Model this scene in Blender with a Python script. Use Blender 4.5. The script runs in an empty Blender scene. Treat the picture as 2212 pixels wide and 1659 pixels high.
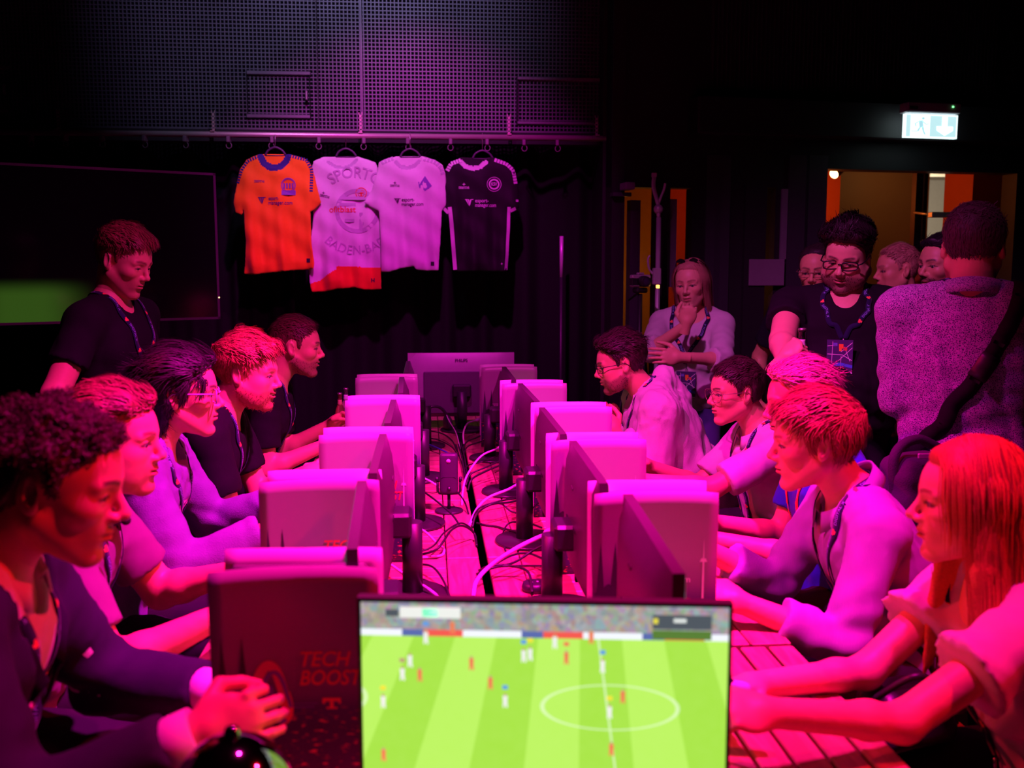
import bpy, bmesh, math, random
import numpy as np
from mathutils import Vector, Matrix
random.seed(7)
SC = bpy.context.scene
COL = SC.collection
PI = math.pi
R = math.radians
A = lambda *v: np.array(v, float)

# ------------------------------------------------------------------ camera
FPX, IW, IH = 2150.0, 2212.0, 1659.0
CAM = A(-0.157, 0.0, 1.62)
YAW, PITCH = R(4.8), R(6.8)
cd = bpy.data.cameras.new('camera'); cam = bpy.data.objects.new('camera', cd); COL.objects.link(cam)
cd.sensor_width = 36.0; cd.lens = FPX / IW * 36.0
cam.location = CAM; cam.rotation_euler = (PI / 2 - PITCH, 0, -YAW)
cd.dof.use_dof = True; cd.dof.focus_distance = 3.8; cd.dof.aperture_fstop = 3.2
cd.clip_start = 0.05
SC.camera = cam

# ------------------------------------------------------------------ world, lights, exposure
w = bpy.data.worlds.new('world'); SC.world = w; w.use_nodes = True
w.node_tree.nodes['Background'].inputs[0].default_value = (0.30, 0.10, 0.45, 1)
w.node_tree.nodes['Background'].inputs[1].default_value = 0.004
SC.view_settings.view_transform = 'Standard'; SC.view_settings.look = 'None'
SC.view_settings.gamma = 1.0; SC.view_settings.exposure = 0.0
SC.view_settings.use_curve_mapping = False
SC.cycles.max_bounces = 5; SC.cycles.diffuse_bounces = 3; SC.cycles.glossy_bounces = 3
SC.cycles.transparent_max_bounces = 8; SC.cycles.transmission_bounces = 4
SC.cycles.use_denoising = True
SC.cycles.sample_clamp_indirect = 4.0

STAGE = []          # (position, aim, colour): a lamp housing is built around each of these later
def spot(pos, aim, color, watts, size, blend=0.6, radius=0.07):
    l = bpy.data.lights.new('stage_spot', 'SPOT'); o = bpy.data.objects.new('stage_spot', l); COL.objects.link(o)
    l.color = color; l.energy = watts; l.spot_size = R(size); l.spot_blend = blend; l.shadow_soft_size = radius
    o.location = pos
    o.rotation_euler = (Vector(aim) - Vector(pos)).to_track_quat('-Z', 'Y').to_euler()
    STAGE.append((pos, aim, color)); return o
MAG = (1.0, 0.003, 0.56)
RED = (1.0, 0.006, 0.035)
spot((0.9, 1.75, 4.4), (-0.12, 2.80, 0.95), MAG, 2300, 47, 0.75)        # main magenta pool over the table
spot((-1.2, 1.90, 4.4), (0.45, 3.35, 0.95), MAG, 1100, 40, 0.85)          # second magenta pool
spot((1.2, 1.6, 4.3), (-0.75, 4.15, 1.1), (1.0, 0.03, 0.56), 480, 48, 0.9)             # magenta on the left row
spot((-2.4, 2.6, 4.0), (0.7, 2.6, 0.7), RED, 560, 38, 0.9)             # red wash from the left
spot((2.4, 1.2, 4.0), (0.1, 1.6, 0.9), RED, 640, 56, 0.9)              # red wash from the right
spot((-0.2, 3.0, 4.4), (-0.30, 6.05, 1.60), (1.0, 0.016, 0.78), 560, 42, 0.8)    # shirts on the rail
spot((-0.6, 1.4, 4.5), (1.70, 4.4, 1.55), (1.0, 0.12, 0.80), 480, 34, 0.9)          # pinkish violet on the onlookers
spot((-0.6, 3.9, 4.4), (-0.7, 6.3, 3.35), (0.60, 0.50, 1.0), 120, 62, 0.6)         # faint cool light on the mesh
spot((0.1, 1.80, 4.4), (-0.05, 1.45, 0.9), (1.0, 0.003, 0.36), 760, 54, 0.9)     # reddish pink over the near end

# ------------------------------------------------------------------ pixel -> world
_cy, _sy, _cp, _sp = math.cos(YAW), math.sin(YAW), math.cos(PITCH), math.sin(PITCH)
RIGHT = A(_cy, -_sy, 0); FWD = A(_sy * _cp, _cy * _cp, -_sp); UP = np.cross(RIGHT, FWD)
def P(px, py, d):
    return CAM + RIGHT * ((px - IW / 2) / FPX * d) + UP * (-(py - IH / 2) / FPX * d) + FWD * d

# ------------------------------------------------------------------ materials
MATS = {}
def mat(name, col=(0.5, 0.5, 0.5), rough=0.6, metal=0.0, noise=0.08, nscale=30, bump=0.0, bscale=200,
        emit=None, estr=0.0, attr=False, trans=0.0, alpha=1.0, spec=0.5, coat=0.0, sheen=0.0):
    if name in MATS: return MATS[name]
    m = bpy.data.materials.new(name); m.use_nodes = True; MATS[name] = m
    nt = m.node_tree; N = nt.nodes; L = nt.links; b = N['Principled BSDF']
    b.inputs['Roughness'].default_value = rough; b.inputs['Metallic'].default_value = metal
    b.inputs['Specular IOR Level'].default_value = spec
    b.inputs['Transmission Weight'].default_value = trans; b.inputs['Alpha'].default_value = alpha
    b.inputs['Coat Weight'].default_value = coat; b.inputs['Sheen Weight'].default_value = sheen
    tc = N.new('ShaderNodeTexCoord')
    nz = N.new('ShaderNodeTexNoise'); nz.inputs['Scale'].default_value = nscale; nz.inputs['Detail'].default_value = 4
    L.new(tc.outputs['Object'], nz.inputs['Vector'])
    mr = N.new('ShaderNodeMapRange'); mr.inputs['To Min'].default_value = 1 - noise; mr.inputs['To Max'].default_value = 1 + noise
    L.new(nz.outputs['Fac'], mr.inputs['Value'])
    vm = N.new('ShaderNodeVectorMath'); vm.operation = 'SCALE'
    if attr:
        at = N.new('ShaderNodeAttribute'); at.attribute_name = 'Col'; L.new(at.outputs['Color'], vm.inputs[0])
    else:
        vm.inputs[0].default_value = col
    L.new(mr.outputs['Result'], vm.inputs['Scale'])
    L.new(vm.outputs['Vector'], b.inputs['Base Color'])
    if bump:
        n2 = N.new('ShaderNodeTexNoise'); n2.inputs['Scale'].default_value = bscale; n2.inputs['Detail'].default_value = 3
        L.new(tc.outputs['Object'], n2.inputs['Vector'])
        bp = N.new('ShaderNodeBump'); bp.inputs['Strength'].default_value = bump; bp.inputs['Distance'].default_value = 0.004
        L.new(n2.outputs['Fac'], bp.inputs['Height']); L.new(bp.outputs['Normal'], b.inputs['Normal'])
    if emit:
        b.inputs['Emission Color'].default_value = (*emit, 1); b.inputs['Emission Strength'].default_value = estr
    return m
def nodes(m):
    return m.node_tree.nodes, m.node_tree.links, m.node_tree.nodes['Principled BSDF']
def wood(name, c1, c2, axis=1, rough=0.5):
    if name in MATS: return MATS[name]
    m = mat(name, c1, rough, bump=0.25, bscale=60); N, L, b = nodes(m)
    tc = N.new('ShaderNodeTexCoord'); mp = N.new('ShaderNodeMapping')
    sc = [14, 14, 14]; sc[axis] = 1.6; mp.inputs['Scale'].default_value = sc
    oi = N.new('ShaderNodeObjectInfo'); ad = N.new('ShaderNodeVectorMath'); ad.operation = 'ADD'
    L.new(tc.outputs['Object'], ad.inputs[0])
    sv = N.new('ShaderNodeVectorMath'); sv.operation = 'SCALE'; sv.inputs[0].default_value = (7, 3, 5)
    L.new(oi.outputs['Random'], sv.inputs['Scale']); L.new(sv.outputs[0], ad.inputs[1]); L.new(ad.outputs[0], mp.inputs['Vector'])
    nz = N.new('ShaderNodeTexNoise'); nz.inputs['Scale'].default_value = 2.2; nz.inputs['Detail'].default_value = 6; nz.inputs['Distortion'].default_value = 1.6
    L.new(mp.outputs[0], nz.inputs['Vector'])
    mx = N.new('ShaderNodeMix'); mx.data_type = 'RGBA'; mx.inputs[6].default_value = (*c1, 1); mx.inputs[7].default_value = (*c2, 1)
    cr = N.new('ShaderNodeMapRange'); cr.inputs['From Min'].default_value = .38; cr.inputs['From Max'].default_value = .62
    L.new(nz.outputs['Fac'], cr.inputs['Value']); L.new(cr.outputs['Result'], mx.inputs[0])
    L.new(mx.outputs[2], b.inputs['Base Color'])
    return m

# ------------------------------------------------------------------ object helpers
def tag(o, label=None, cat=None, group=None, kind=None):
    if label: o['label'] = label
    if cat: o['category'] = cat
    if group: o['group'] = group
    if kind: o['kind'] = kind
    return o
def empty(name, loc=(0, 0, 0), rz=0, label=None, cat=None, group=None):
    o = bpy.data.objects.new(name, None); COL.objects.link(o); o.location = loc; o.rotation_euler = (0, 0, rz)
    o.empty_display_size = 0.05
    return tag(o, label, cat, group)
def link(name, me, m=None, parent=None):
    o = bpy.data.objects.new(name, me); COL.objects.link(o)
    if m is not None and not len(me.materials):
        for x in (m if isinstance(m, (list, tuple)) else [m]): me.materials.append(x)
    if parent is not None: o.parent = parent
    return o
def copy_tree(o, parent=None):
    c = o.copy(); COL.objects.link(c); c.parent = parent
    for ch in [x for x in bpy.data.objects if x.parent == o]: copy_tree(ch, c)
    return c
def npmesh(name, V, F, smooth=True, col=None, mi=None):
    """F: (n,4) or (n,3) int array"""
    me = bpy.data.meshes.new(name); V = np.asarray(V, np.float32); F = np.asarray(F, np.int32); k = F.shape[1]
    me.vertices.add(len(V)); me.vertices.foreach_set('co', V.ravel())
    me.loops.add(F.size); me.loops.foreach_set('vertex_index', F.ravel())
    me.polygons.add(len(F)); me.polygons.foreach_set('loop_start', np.arange(0, F.size, k, dtype=np.int32))
    me.polygons.foreach_set('use_smooth', np.full(len(F), smooth))
    if mi is not None: me.polygons.foreach_set('material_index', np.asarray(mi, np.int32))
    me.update(calc_edges=True)
    if col is not None:
        a = me.color_attributes.new('Col', 'FLOAT_COLOR', 'POINT')
        c = np.ones((len(V), 4), np.float32); c[:, :3] = col; a.data.foreach_set('color', c.ravel())
    return me
class MB:
    """collects simple solids, then becomes ONE mesh"""
    def __init__(s): s.v = []; s.f = []; s.sm = []; s.m = []
    def add(s, vs, fs, smooth=False, mi=0):
        b = len(s.v); s.v += [tuple(map(float, v)) for v in vs]; s.f += [tuple(b + i for i in f) for f in fs]
        s.sm += [smooth] * len(fs); s.m += [mi] * len(fs); return s
    def box(s, x0, x1, y0, y1, z0, z1, mi=0, M=None, bev=0.0):
        if bev:
            e = min(bev, (x1-x0)/2.01, (y1-y0)/2.01, (z1-z0)/2.01); vs = []; 
            # chamfered box: 24 vertices
            idx = {}
            for sx in (0, 1):
                for sy in (0, 1):
                    for sz in (0, 1):
                        X, Y, Z = (x0, x1)[sx], (y0, y1)[sy], (z0, z1)[sz]
                        ix, iy, iz = (X + e, X - e)[sx], (Y + e, Y - e)[sy], (Z + e, Z - e)[sz]
                        for k, q in enumerate(((X, iy, iz), (ix, Y, iz), (ix, iy, Z))):
                            idx[(sx, sy, sz, k)] = len(vs); vs.append(q)
            g = lambda a, b, c, k: idx[(a, b, c, k)]
            fs = []
            for sx in (0, 1): fs.append([g(sx,0,0,0), g(sx,1,0,0), g(sx,1,1,0), g(sx,0,1,0)])
            for sy in (0, 1): fs.append([g(0,sy,0,1), g(0,sy,1,1), g(1,sy,1,1), g(1,sy,0,1)])
            for sz in (0, 1): fs.append([g(0,0,sz,2), g(1,0,sz,2), g(1,1,sz,2), g(0,1,sz,2)])
            for a in (0, 1):
                for b_ in (0, 1):
                    fs.append([g(a,b_,0,0), g(a,b_,1,0), g(a,b_,1,1), g(a,b_,0,1)])
                    fs.append([g(a,0,b_,0), g(a,1,b_,0), g(a,1,b_,2), g(a,0,b_,2)])
                    fs.append([g(0,a,b_,1), g(1,a,b_,1), g(1,a,b_,2), g(0,a,b_,2)])
                    for c in (0, 1): fs.append([g(a,b_,c,0), g(a,b_,c,1), g(a,b_,c,2)])
            cx = A((x0+x1)/2, (y0+y1)/2, (z0+z1)/2); va = np.array(vs); out = []
            for f in fs:
                q = va[f]; n = np.cross(q[1]-q[0], q[2]-q[0]); out.append(f if n @ (q.mean(0)-cx) > 0 else f[::-1])
            fs = out
        else:
            vs = [(x, y, z) for z in (z0, z1) for y in (y0, y1) for x in (x0, x1)]
            fs = [(0,2,3,1), (4,5,7,6), (0,1,5,4), (2,6,7,3), (0,4,6,2), (1,3,7,5)]
        if M is not None: vs = [tuple(M @ Vector(v)) for v in vs]
        return s.add(vs, fs, False, mi)
    def tube(s, pts, r, n=8, mi=0, cap=True, smooth=True, up=None):
        pts = np.asarray(pts, float); m = len(pts); r = np.broadcast_to(np.asarray(r, float), (m,))
        T = np.gradient(pts, axis=0) if m > 2 else np.repeat((pts[1]-pts[0])[None], 2, 0)
        T /= np.linalg.norm(T, axis=1)[:, None] + 1e-12
        u = A(0, 0, 1) if up is None else A(*up)
        if abs(T[0] @ u) > .95: u = A(1, 0, 0)
        vs = []
        a = np.cross(T[0], u); a /= np.linalg.norm(a)
        for i in range(m):
            a = a - T[i] * (a @ T[i]); a /= np.linalg.norm(a) + 1e-12; b = np.cross(T[i], a)
            for k in range(n):
                t = 2*PI*k/n; vs.append(pts[i] + r[i]*(math.cos(t)*a + math.sin(t)*b))
        fs = [(i*n+k, i*n+(k+1) % n, (i+1)*n+(k+1) % n, (i+1)*n+k) for i in range(m-1) for k in range(n)]
        s.add(vs, fs, smooth, mi)
        if cap:
            s.f += [tuple(len(s.v)-m*n+k for k in range(n))[::-1], tuple(len(s.v)-n+k for k in range(n))]; s.sm += [False]*2; s.m += [mi]*2
        return s
    def lathe(s, prof, c=(0, 0, 0), n=24, mi=0, M=None, smooth=True):
        """prof: [(r, z)] bottom to top"""
        vs = []
        for r, z in prof:
            for k in range(n):
                t = 2*PI*k/n; v = Vector((r*math.cos(t), r*math.sin(t), z))
                v = (M @ v) if M is not None else v + Vector(c)
                vs.append(tuple(v))
        fs = [(i*n+k, i*n+(k+1) % n, (i+1)*n+(k+1) % n, (i+1)*n+k) for i in range(len(prof)-1) for k in range(n)]
        fs += [tuple(range(n))[::-1], tuple((len(prof)-1)*n+k for k in range(n))]
        return s.add(vs, fs, smooth, mi)
    def prism(s, poly, y0, y1, mi=0, M=None):
        """poly in (x,z), extruded along y"""
        n = len(poly); vs = [(x, y0, z) for x, z in poly] + [(x, y1, z) for x, z in poly]
        if M is not None: vs = [tuple(M @ Vector(v)) for v in vs]
        fs = [tuple(range(n)), tuple(range(2*n-1, n-1, -1))] + [(i, n+i, n+(i+1) % n, (i+1) % n) for i in range(n)]
        return s.add(vs, fs, False, mi)
    def mesh(s, name):
        me = bpy.data.meshes.new(name); me.from_pydata(s.v, [], s.f)
        me.polygons.foreach_set('use_smooth', s.sm); me.polygons.foreach_set('material_index', s.m); me.update(); return me
    def build(s, name, m, parent=None): return link(name, s.mesh(name), m, parent)

# flat lettering: glyph meshes from the built-in font, cached as 2D triangles
_TXT = {}
def glyphs(txt, bold=0.0, shear=0.0, spacing=1.0):
    k = (txt, bold, shear, spacing)
    if k not in _TXT:
        cu = bpy.data.curves.new('lettering', 'FONT'); cu.body = txt; cu.offset = bold; cu.shear = shear; cu.space_character = spacing
        cu.align_x = 'CENTER'; cu.align_y = 'CENTER'; cu.resolution_u = 3
        ob = bpy.data.objects.new('lettering_source', cu); COL.objects.link(ob)
        dg = bpy.context.evaluated_depsgraph_get(); dg.update(); me = bpy.data.meshes.new_from_object(ob.evaluated_get(dg))
        me.calc_loop_triangles()
        V = np.array([v.co[:2] for v in me.vertices]).reshape(-1, 2); F = [tuple(t.vertices) for t in me.loop_triangles]
        bpy.data.objects.remove(ob); bpy.data.curves.remove(cu); bpy.data.meshes.remove(me)
        _TXT[k] = (V, F)
    return _TXT[k]
def text_on(mb, txt, size, fmap, bold=0.0, shear=0.0, spacing=1.0, width=None, mi=0):
    """fmap(u, v) -> 3D point; u right, v up, metres"""
    V, F = glyphs(txt, bold, shear, spacing)
    if not len(V): return
    sx = size
    if width: sx = width / (V[:, 0].max() - V[:, 0].min())
    mb.add([fmap(x*sx, y*size) for x, y in V], F, False, mi)
# ------------------------------------------------------------------ implicit surfaces -> meshes (surface nets)
def nrm(p): return np.sqrt(np.einsum('...i,...i->...', p, p))
F3 = np.float32
def unit(v): v = np.asarray(v, float); return v / (np.linalg.norm(v) + 1e-12)
def smin(a, b, k):
    h = np.clip(.5 + .5*(b-a)/k, 0, 1); return b + (a-b)*h - k*h*(1-h)
def smax(a, b, k): return -smin(-a, -b, k)
def seg(p, a, b, ra, rb):
    a = np.asarray(a, p.dtype); ab = np.asarray(b, p.dtype)-a; q = p-a; t = np.clip((q @ ab) * p.dtype.type(1/(float(ab @ ab) + 1e-12)), 0, 1); return nrm(q - t[:, None]*ab) - (p.dtype.type(ra) + p.dtype.type(rb-ra)*t)
def ell(p, c, r, M=None):
    q = p - np.asarray(c, p.dtype)
    if M is not None: q = q @ np.asarray(M, p.dtype)          # M columns: local axes
    r = np.asarray(r, p.dtype); q = q/r; k0 = nrm(q); q /= r; k1 = nrm(q) + p.dtype.type(1e-9); return k0*(k0-1)/k1
_WV = {}
def wav(p, s, seed):
    """cheap smooth noise about -1..1, s = waves per metre"""
    k = (s, seed)
    if k not in _WV:
        g = np.random.RandomState(seed); L = []
        for i in range(4):
            d = g.normal(size=3); d /= np.linalg.norm(d); e = g.normal(size=3)*.8; L.append(((d*6.28*g.uniform(.6, 1.4)*s).astype(F3), (e*4*s).astype(F3), F3(g.uniform(0, 6.28))))
        _WV[k] = L
    q = p.astype(F3); o = np.zeros(len(p), F3)
    for d, e, c in _WV[k]: o += np.sin(q @ d + F3(1.3)*np.sin(q @ e) + c)
    return o/F3(2.3)
def isosurf(f, lo, hi, h):
    lo = np.asarray(lo, float); n = np.ceil((np.asarray(hi)-lo)/h/4).astype(int)*4+1; H = 4*h; nc = (n-1)//4+1
    g = np.stack(np.meshgrid(*[lo[i]+H*np.arange(nc[i]) for i in range(3)], indexing='ij'), -1)
    C = f(g.reshape(-1, 3).astype(F3)).reshape(nc)
    near = np.abs(C) < H*1.3
    act = np.zeros(nc-1, bool)
    for a in (0, 1):
        for b in (0, 1):
            for c in (0, 1): act |= near[a:nc[0]-1+a, b:nc[1]-1+b, c:nc[2]-1+c]
    m = np.zeros(n, bool); m[:-1, :-1, :-1] = act.repeat(4, 0).repeat(4, 1).repeat(4, 2)
    m[1:] |= m[:-1]; m[:, 1:] |= m[:, :-1]; m[:, :, 1:] |= m[:, :, :-1]
    ii = [np.minimum((np.arange(n[i])+2)//4, nc[i]-1) for i in range(3)]
    Fv = C[np.ix_(*ii)].astype(F3)
    idx = np.argwhere(m); Fv[m] = f((lo + idx*h).astype(F3))
    S = Fv < 0
    cnt = np.zeros(n-1, np.int8)
    for a in (0, 1):
        for b in (0, 1):
            for c in (0, 1): cnt += S[a:n[0]-1+a, b:n[1]-1+b, c:n[2]-1+c]
    cell = (cnt > 0) & (cnt < 8); ci = np.argwhere(cell)
    off = np.array([(a, b, c) for a in (0, 1) for b in (0, 1) for c in (0, 1)])
    cv = np.stack([Fv[ci[:, 0]+o[0], ci[:, 1]+o[1], ci[:, 2]+o[2]] for o in off], 1)
    acc = np.zeros((len(ci), 3)); num = np.zeros(len(ci))
    for i in range(8):
        for j in range(i+1, 8):
            if np.abs(off[i]-off[j]).sum() == 1:
                a, b = cv[:, i], cv[:, j]; x = (a < 0) != (b < 0); t = np.where(x, a/(a-b+1e-30), 0)
                acc += np.where(x[:, None], off[i] + t[:, None]*(off[j]-off[i]), 0); num += x
    V = lo + (ci + acc/num[:, None])*h
    ids = np.full(n-1, -1, np.int64); ids[cell] = np.arange(len(ci))
    Q = []
    for ax in range(3):
        u, v = (ax+1) % 3, (ax+2) % 3
        sl0 = [slice(1, -1)]*3; sl0[ax] = slice(0, -1); sl1 = [slice(1, -1)]*3; sl1[ax] = slice(1, None)
        s0, s1 = S[tuple(sl0)], S[tuple(sl1)]; e = np.argwhere(s0 != s1)
        if not len(e): continue
        flip = s0[tuple(e.T)]
        e = e + 1; e[:, ax] -= 1
        def cid(du, dv):
            k = e.copy(); k[:, u] += du; k[:, v] += dv; return ids[tuple(k.T)]
        q = np.stack([cid(-1, -1), cid(0, -1), cid(0, 0), cid(-1, 0)], 1)
        q[~flip] = q[~flip][:, ::-1]; Q.append(q)
    Q = np.concatenate(Q); Q = Q[(Q >= 0).all(1)]
    return V, Q
def vnormals(V, Q):
    n = np.cross(V[Q[:, 2]]-V[Q[:, 0]], V[Q[:, 3]]-V[Q[:, 1]]); N = np.zeros_like(V)
    for i in range(4): np.add.at(N, Q[:, i], n)
    return N / (nrm(N)[:, None] + 1e-12)
def sphere(c, r, nu=14, nv=9, M=None):
    V = [(0, 0, 1)]; F = []
    V = np.array([(math.sin(PI*j/nv)*math.cos(2*PI*i/nu), math.sin(PI*j/nv)*math.sin(2*PI*i/nu), math.cos(PI*j/nv)) for j in range(nv+1) for i in range(nu)])
    F = [(j*nu+i, (j+1)*nu+i, (j+1)*nu+(i+1) % nu, j*nu+(i+1) % nu) for j in range(nv) for i in range(nu)]
    return V*r + np.asarray(c), np.array(F), V

# ------------------------------------------------------------------ the head, in its own frame: x forward, y left, z up
def head_sdf(h):
    jw, nose, fat, smile, fem = h.get('jaw', 1), h.get('nose', 1), h.get('fat', 0), h.get('smile', 0), h.get('fem', 0)
    eyeo = h.get('eye', 1.0)
    def f(p):
        p = p.copy(); s = np.abs(p[:, 1]); q = np.stack([p[:, 0], s, p[:, 2]], 1)
        d = ell(p, A(-.014, 0, .032), (.098, .077, .088))
        d = smin(d, ell(p, A(.036, 0, .026), (.056, .060, .062)), .03)                 # forehead
        d = smin(d, ell(p, A(.028, 0, -.040), (.060, .056*jw+fat*.012, .076)), .03)         # face
        d = smin(d, seg(q, A(-.004, .050*jw+fat*.01, -.052), A(.066, .014*jw, -.108), .022+fat*.008, .015), .026)   # jaw
        d = smin(d, ell(p, A(.076, 0, -.106), (.018, .019*jw, .017)), .018)             # chin
        d = smin(d, ell(q, A(.056, .042, -.022), (.028, .022, .022)), .02)            # cheekbones
        if fat: d = smin(d, ell(q, A(.04, .045, -.065), (.035, .03*fat+.01, .04)), .03)
        d = smin(d, seg(q, A(.085, .010, .021), A(.074, .046, .018), .010-fem*.003, .009-fem*.002), .014)     # brow
        d = smin(d, ell(p, A(.070, 0, -.062), (.026, .032, .032)), .02)               # muzzle
        d = smax(d, -ell(q, A(.101, .032, .002), (.017, .017, .012)), .016)          # eye sockets
        d = smin(d, ell(q, A(.0745, .032, -.001), (.0150, .0165, .0140)), .004)        # lids
        d = smax(d, -ell(q, A(.090, .0325, -.0015), (.010, .0135, .0046*eyeo)), .003)  # lid opening
        n = seg(p, A(.084, 0, .016), A(.101+.009*nose, 0, -.027), .0072, .0088)
        n = smin(n, ell(p, A(.100+.009*nose, 0, -.030), (.011, .0105, .0092)), .006)
        n = smin(n, ell(q, A(.094+.004*nose, .0115, -.036), (.011, .0075, .008)), .006)
        d = smin(d, n, .010)
        d = smax(d, -ell(q, A(.0985, .0062, -.0455), (.005, .0030, .0042)), .003)        # nostrils
        lz = -.0655 + smile*.35*np.clip(s-.006, 0, 1)
        ql = np.stack([p[:, 0] + s*s*(16+6*smile), s, p[:, 2]-lz], 1); lw = .019 + .006*smile
        d = smin(d, ell(ql, A(.0945, 0, .0055), (.008, lw, .0055)), .006)
        d = smin(d, ell(ql, A(.0930, 0, -.0070), (.009, lw-.002, .0065)), .006)
        d = smax(d, -ell(ql, A(.0985, 0, -.0005), (.010, lw+.003, .0014+.0032*smile)), .003)
        d = smax(d, -ell(q, A(.099, 0, -.0865), (.010, .02, .006)), .012)              # under the lip
        e = ell(q, A(-.016, .0790, -.004), (.0185, .0075, .032), EARM)
        e = smin(e, ell(q, A(-.010, .0755, -.024), (.011, .008, .014), EARM), .006)
        e = smax(e, -ell(q, A(-.012, .0865, .000), (.0105, .0070, .0205), EARM), .005)
        d = smin(d, e, .006)
        return d
    return f
_ca, _sa = math.cos(R(-14)), math.sin(R(-14))
EARM = np.array([[math.cos(R(20)), -math.sin(R(20)), 0], [math.sin(R(20)), math.cos(R(20)), 0], [0, 0, 1]]) @ np.array([[_ca, 0, _sa], [0, 1, 0], [-_sa, 0, _ca]])
def sstep(a, b, x): t = np.clip((x-a)/(b-a), 0, 1); return t*t*(3-2*t)
def head_col(p, h):
    """pigment of the head: skin, lips, brows, beard, lash line"""
    sk = np.array(h.get('skin', SKIN)); hc = np.array(h.get('hair', (.05, .03, .02))); x, y, z = p.T; s = np.abs(y)
    c = np.repeat(sk[None], len(p), 0)
    def mix(col, k): nonlocal c; c = c*(1-k[:, None]) + np.array(col)*k[:, None]
    mix(sk*A(1.0, .72, .72), .5*np.exp(-((s-.047)**2+(z+.03)**2)/.0006)*(x > .02))
    bd = h.get('beard', 0)
    if bd:
        lz = np.interp(x, [-.01, .03, .06, .085, .12], [-.03, -.052, -.062, -.050, -.048])
        k = sstep(.012, -.006, z-lz)*sstep(-.022, -.006, x)*sstep(-.16, -.125, z)
        k *= 1 - np.exp(-((x-.097)/.02)**2-((z+.066)/.007)**2-(s/.016)**2)
        mix(np.array(h.get('bcol', hc)), np.clip(k*bd, 0, .95))
    bc = h.get('brow', hc); bz = .0205 + .006*np.sin(np.clip((s-.008)/.045, 0, 1)*2.6)
    k = sstep(.0062, .002, np.abs(z-bz))*sstep(.006, .013, s)*sstep(.056, .044, s)*(x > .05); mix(bc, k*h.get('browk', .85))
    lz = -.0655 + h.get('smile', 0)*.35*np.clip(s-.006, 0, 1); lw = .021+.006*h.get('smile', 0)
    k = sstep(.0125, .008, np.abs(z-lz+.001))*sstep(lw+.004, lw-.003, s)*(x > .07); mix(sk*A(.75, .38, .45), k*(.75 if h.get('fem') else .5))
    k = sstep(.0025, .0005, np.abs(z-lz))*sstep(lw+.004, lw-.002, s)*(x > .07); mix((.05, .015, .012), k*.7)
    k = sstep(.0034, .0014, np.abs(np.hypot((s-.0325)/2.6, z+.0012)-.0052*h.get('eye', 1)))*(x > .07)*(z > -.004); mix((.03, .02, .015), k*.85)
    return c
SKIN = (.74, .40, .21)

# hair cap: the skull grown by a thickness and cut along the hairline
HL_X = [-.115, -.07, -.045, -.036, -.030, .004, .010, .022, .030, .045, .07, .10]
HL_Z = [-.065, -.068, -.058, -.020, .030, .030, -.012, -.012, .036, .060, .080, .088]
def hair_sdf(h):
    st = h['style']; tt, ts, tb = h.get('t', (.022, .008, .014)); up = h.get('line', 0.0)
    def skull(p):
        d = ell(p, A(-.014, 0, .032), (.098, .077, .088)); return smin(d, ell(p, A(.036, 0, .026), (.056, .060, .062)), .03)
    ax = h.get('lx', 0)
    def f(p):
        x, y, z = p.T; b = skull(p)
        wt = sstep(.03, .10, z); wb = sstep(.0, -.07, x)*(1-wt)
        t = tt*wt + (1-wt)*(ts*(1-wb) + tb*wb)
        if 'puff' in h:                                      # extra volume over the brow
            t = t + h['puff']*np.exp(-((x-.06)/.045)**2-((z-.10)/.04)**2)
        nz = h.get('nz', .35)
        t = t*(1 + nz*wav(p*A(1, 1, 1), h.get('nf', 14), h.get('seed', 3)))
        zl = np.interp(x - ax, HL_X, HL_Z) + up*sstep(.02, .06, x)
        if 'part' in h: zl = zl - h['part']*sstep(.0, .06, y*h.get('ps', 1))*sstep(.02, .07, x)
        if 'low' in h: zl = np.where(x < -.03, zl - h['low'], zl)
        d = b - t*(.22 + .78*sstep(-.004, .030, z-zl))
        rag = .005*wav(p, 60, 5)
        d = smax(d, (zl - z + rag)*.85, .008)
        if st == 'bald': d = smax(d, -(ell(p, A(-.02, 0, .125), (.075, .06, .04)) + .004*wav(p, 40, 9)), .01)
        for a, bb, ra, rb in h.get('locks', []): d = smin(d, seg(p, A(*a), A(*bb), ra, rb), .014)
        return d
    return f, skull
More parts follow.
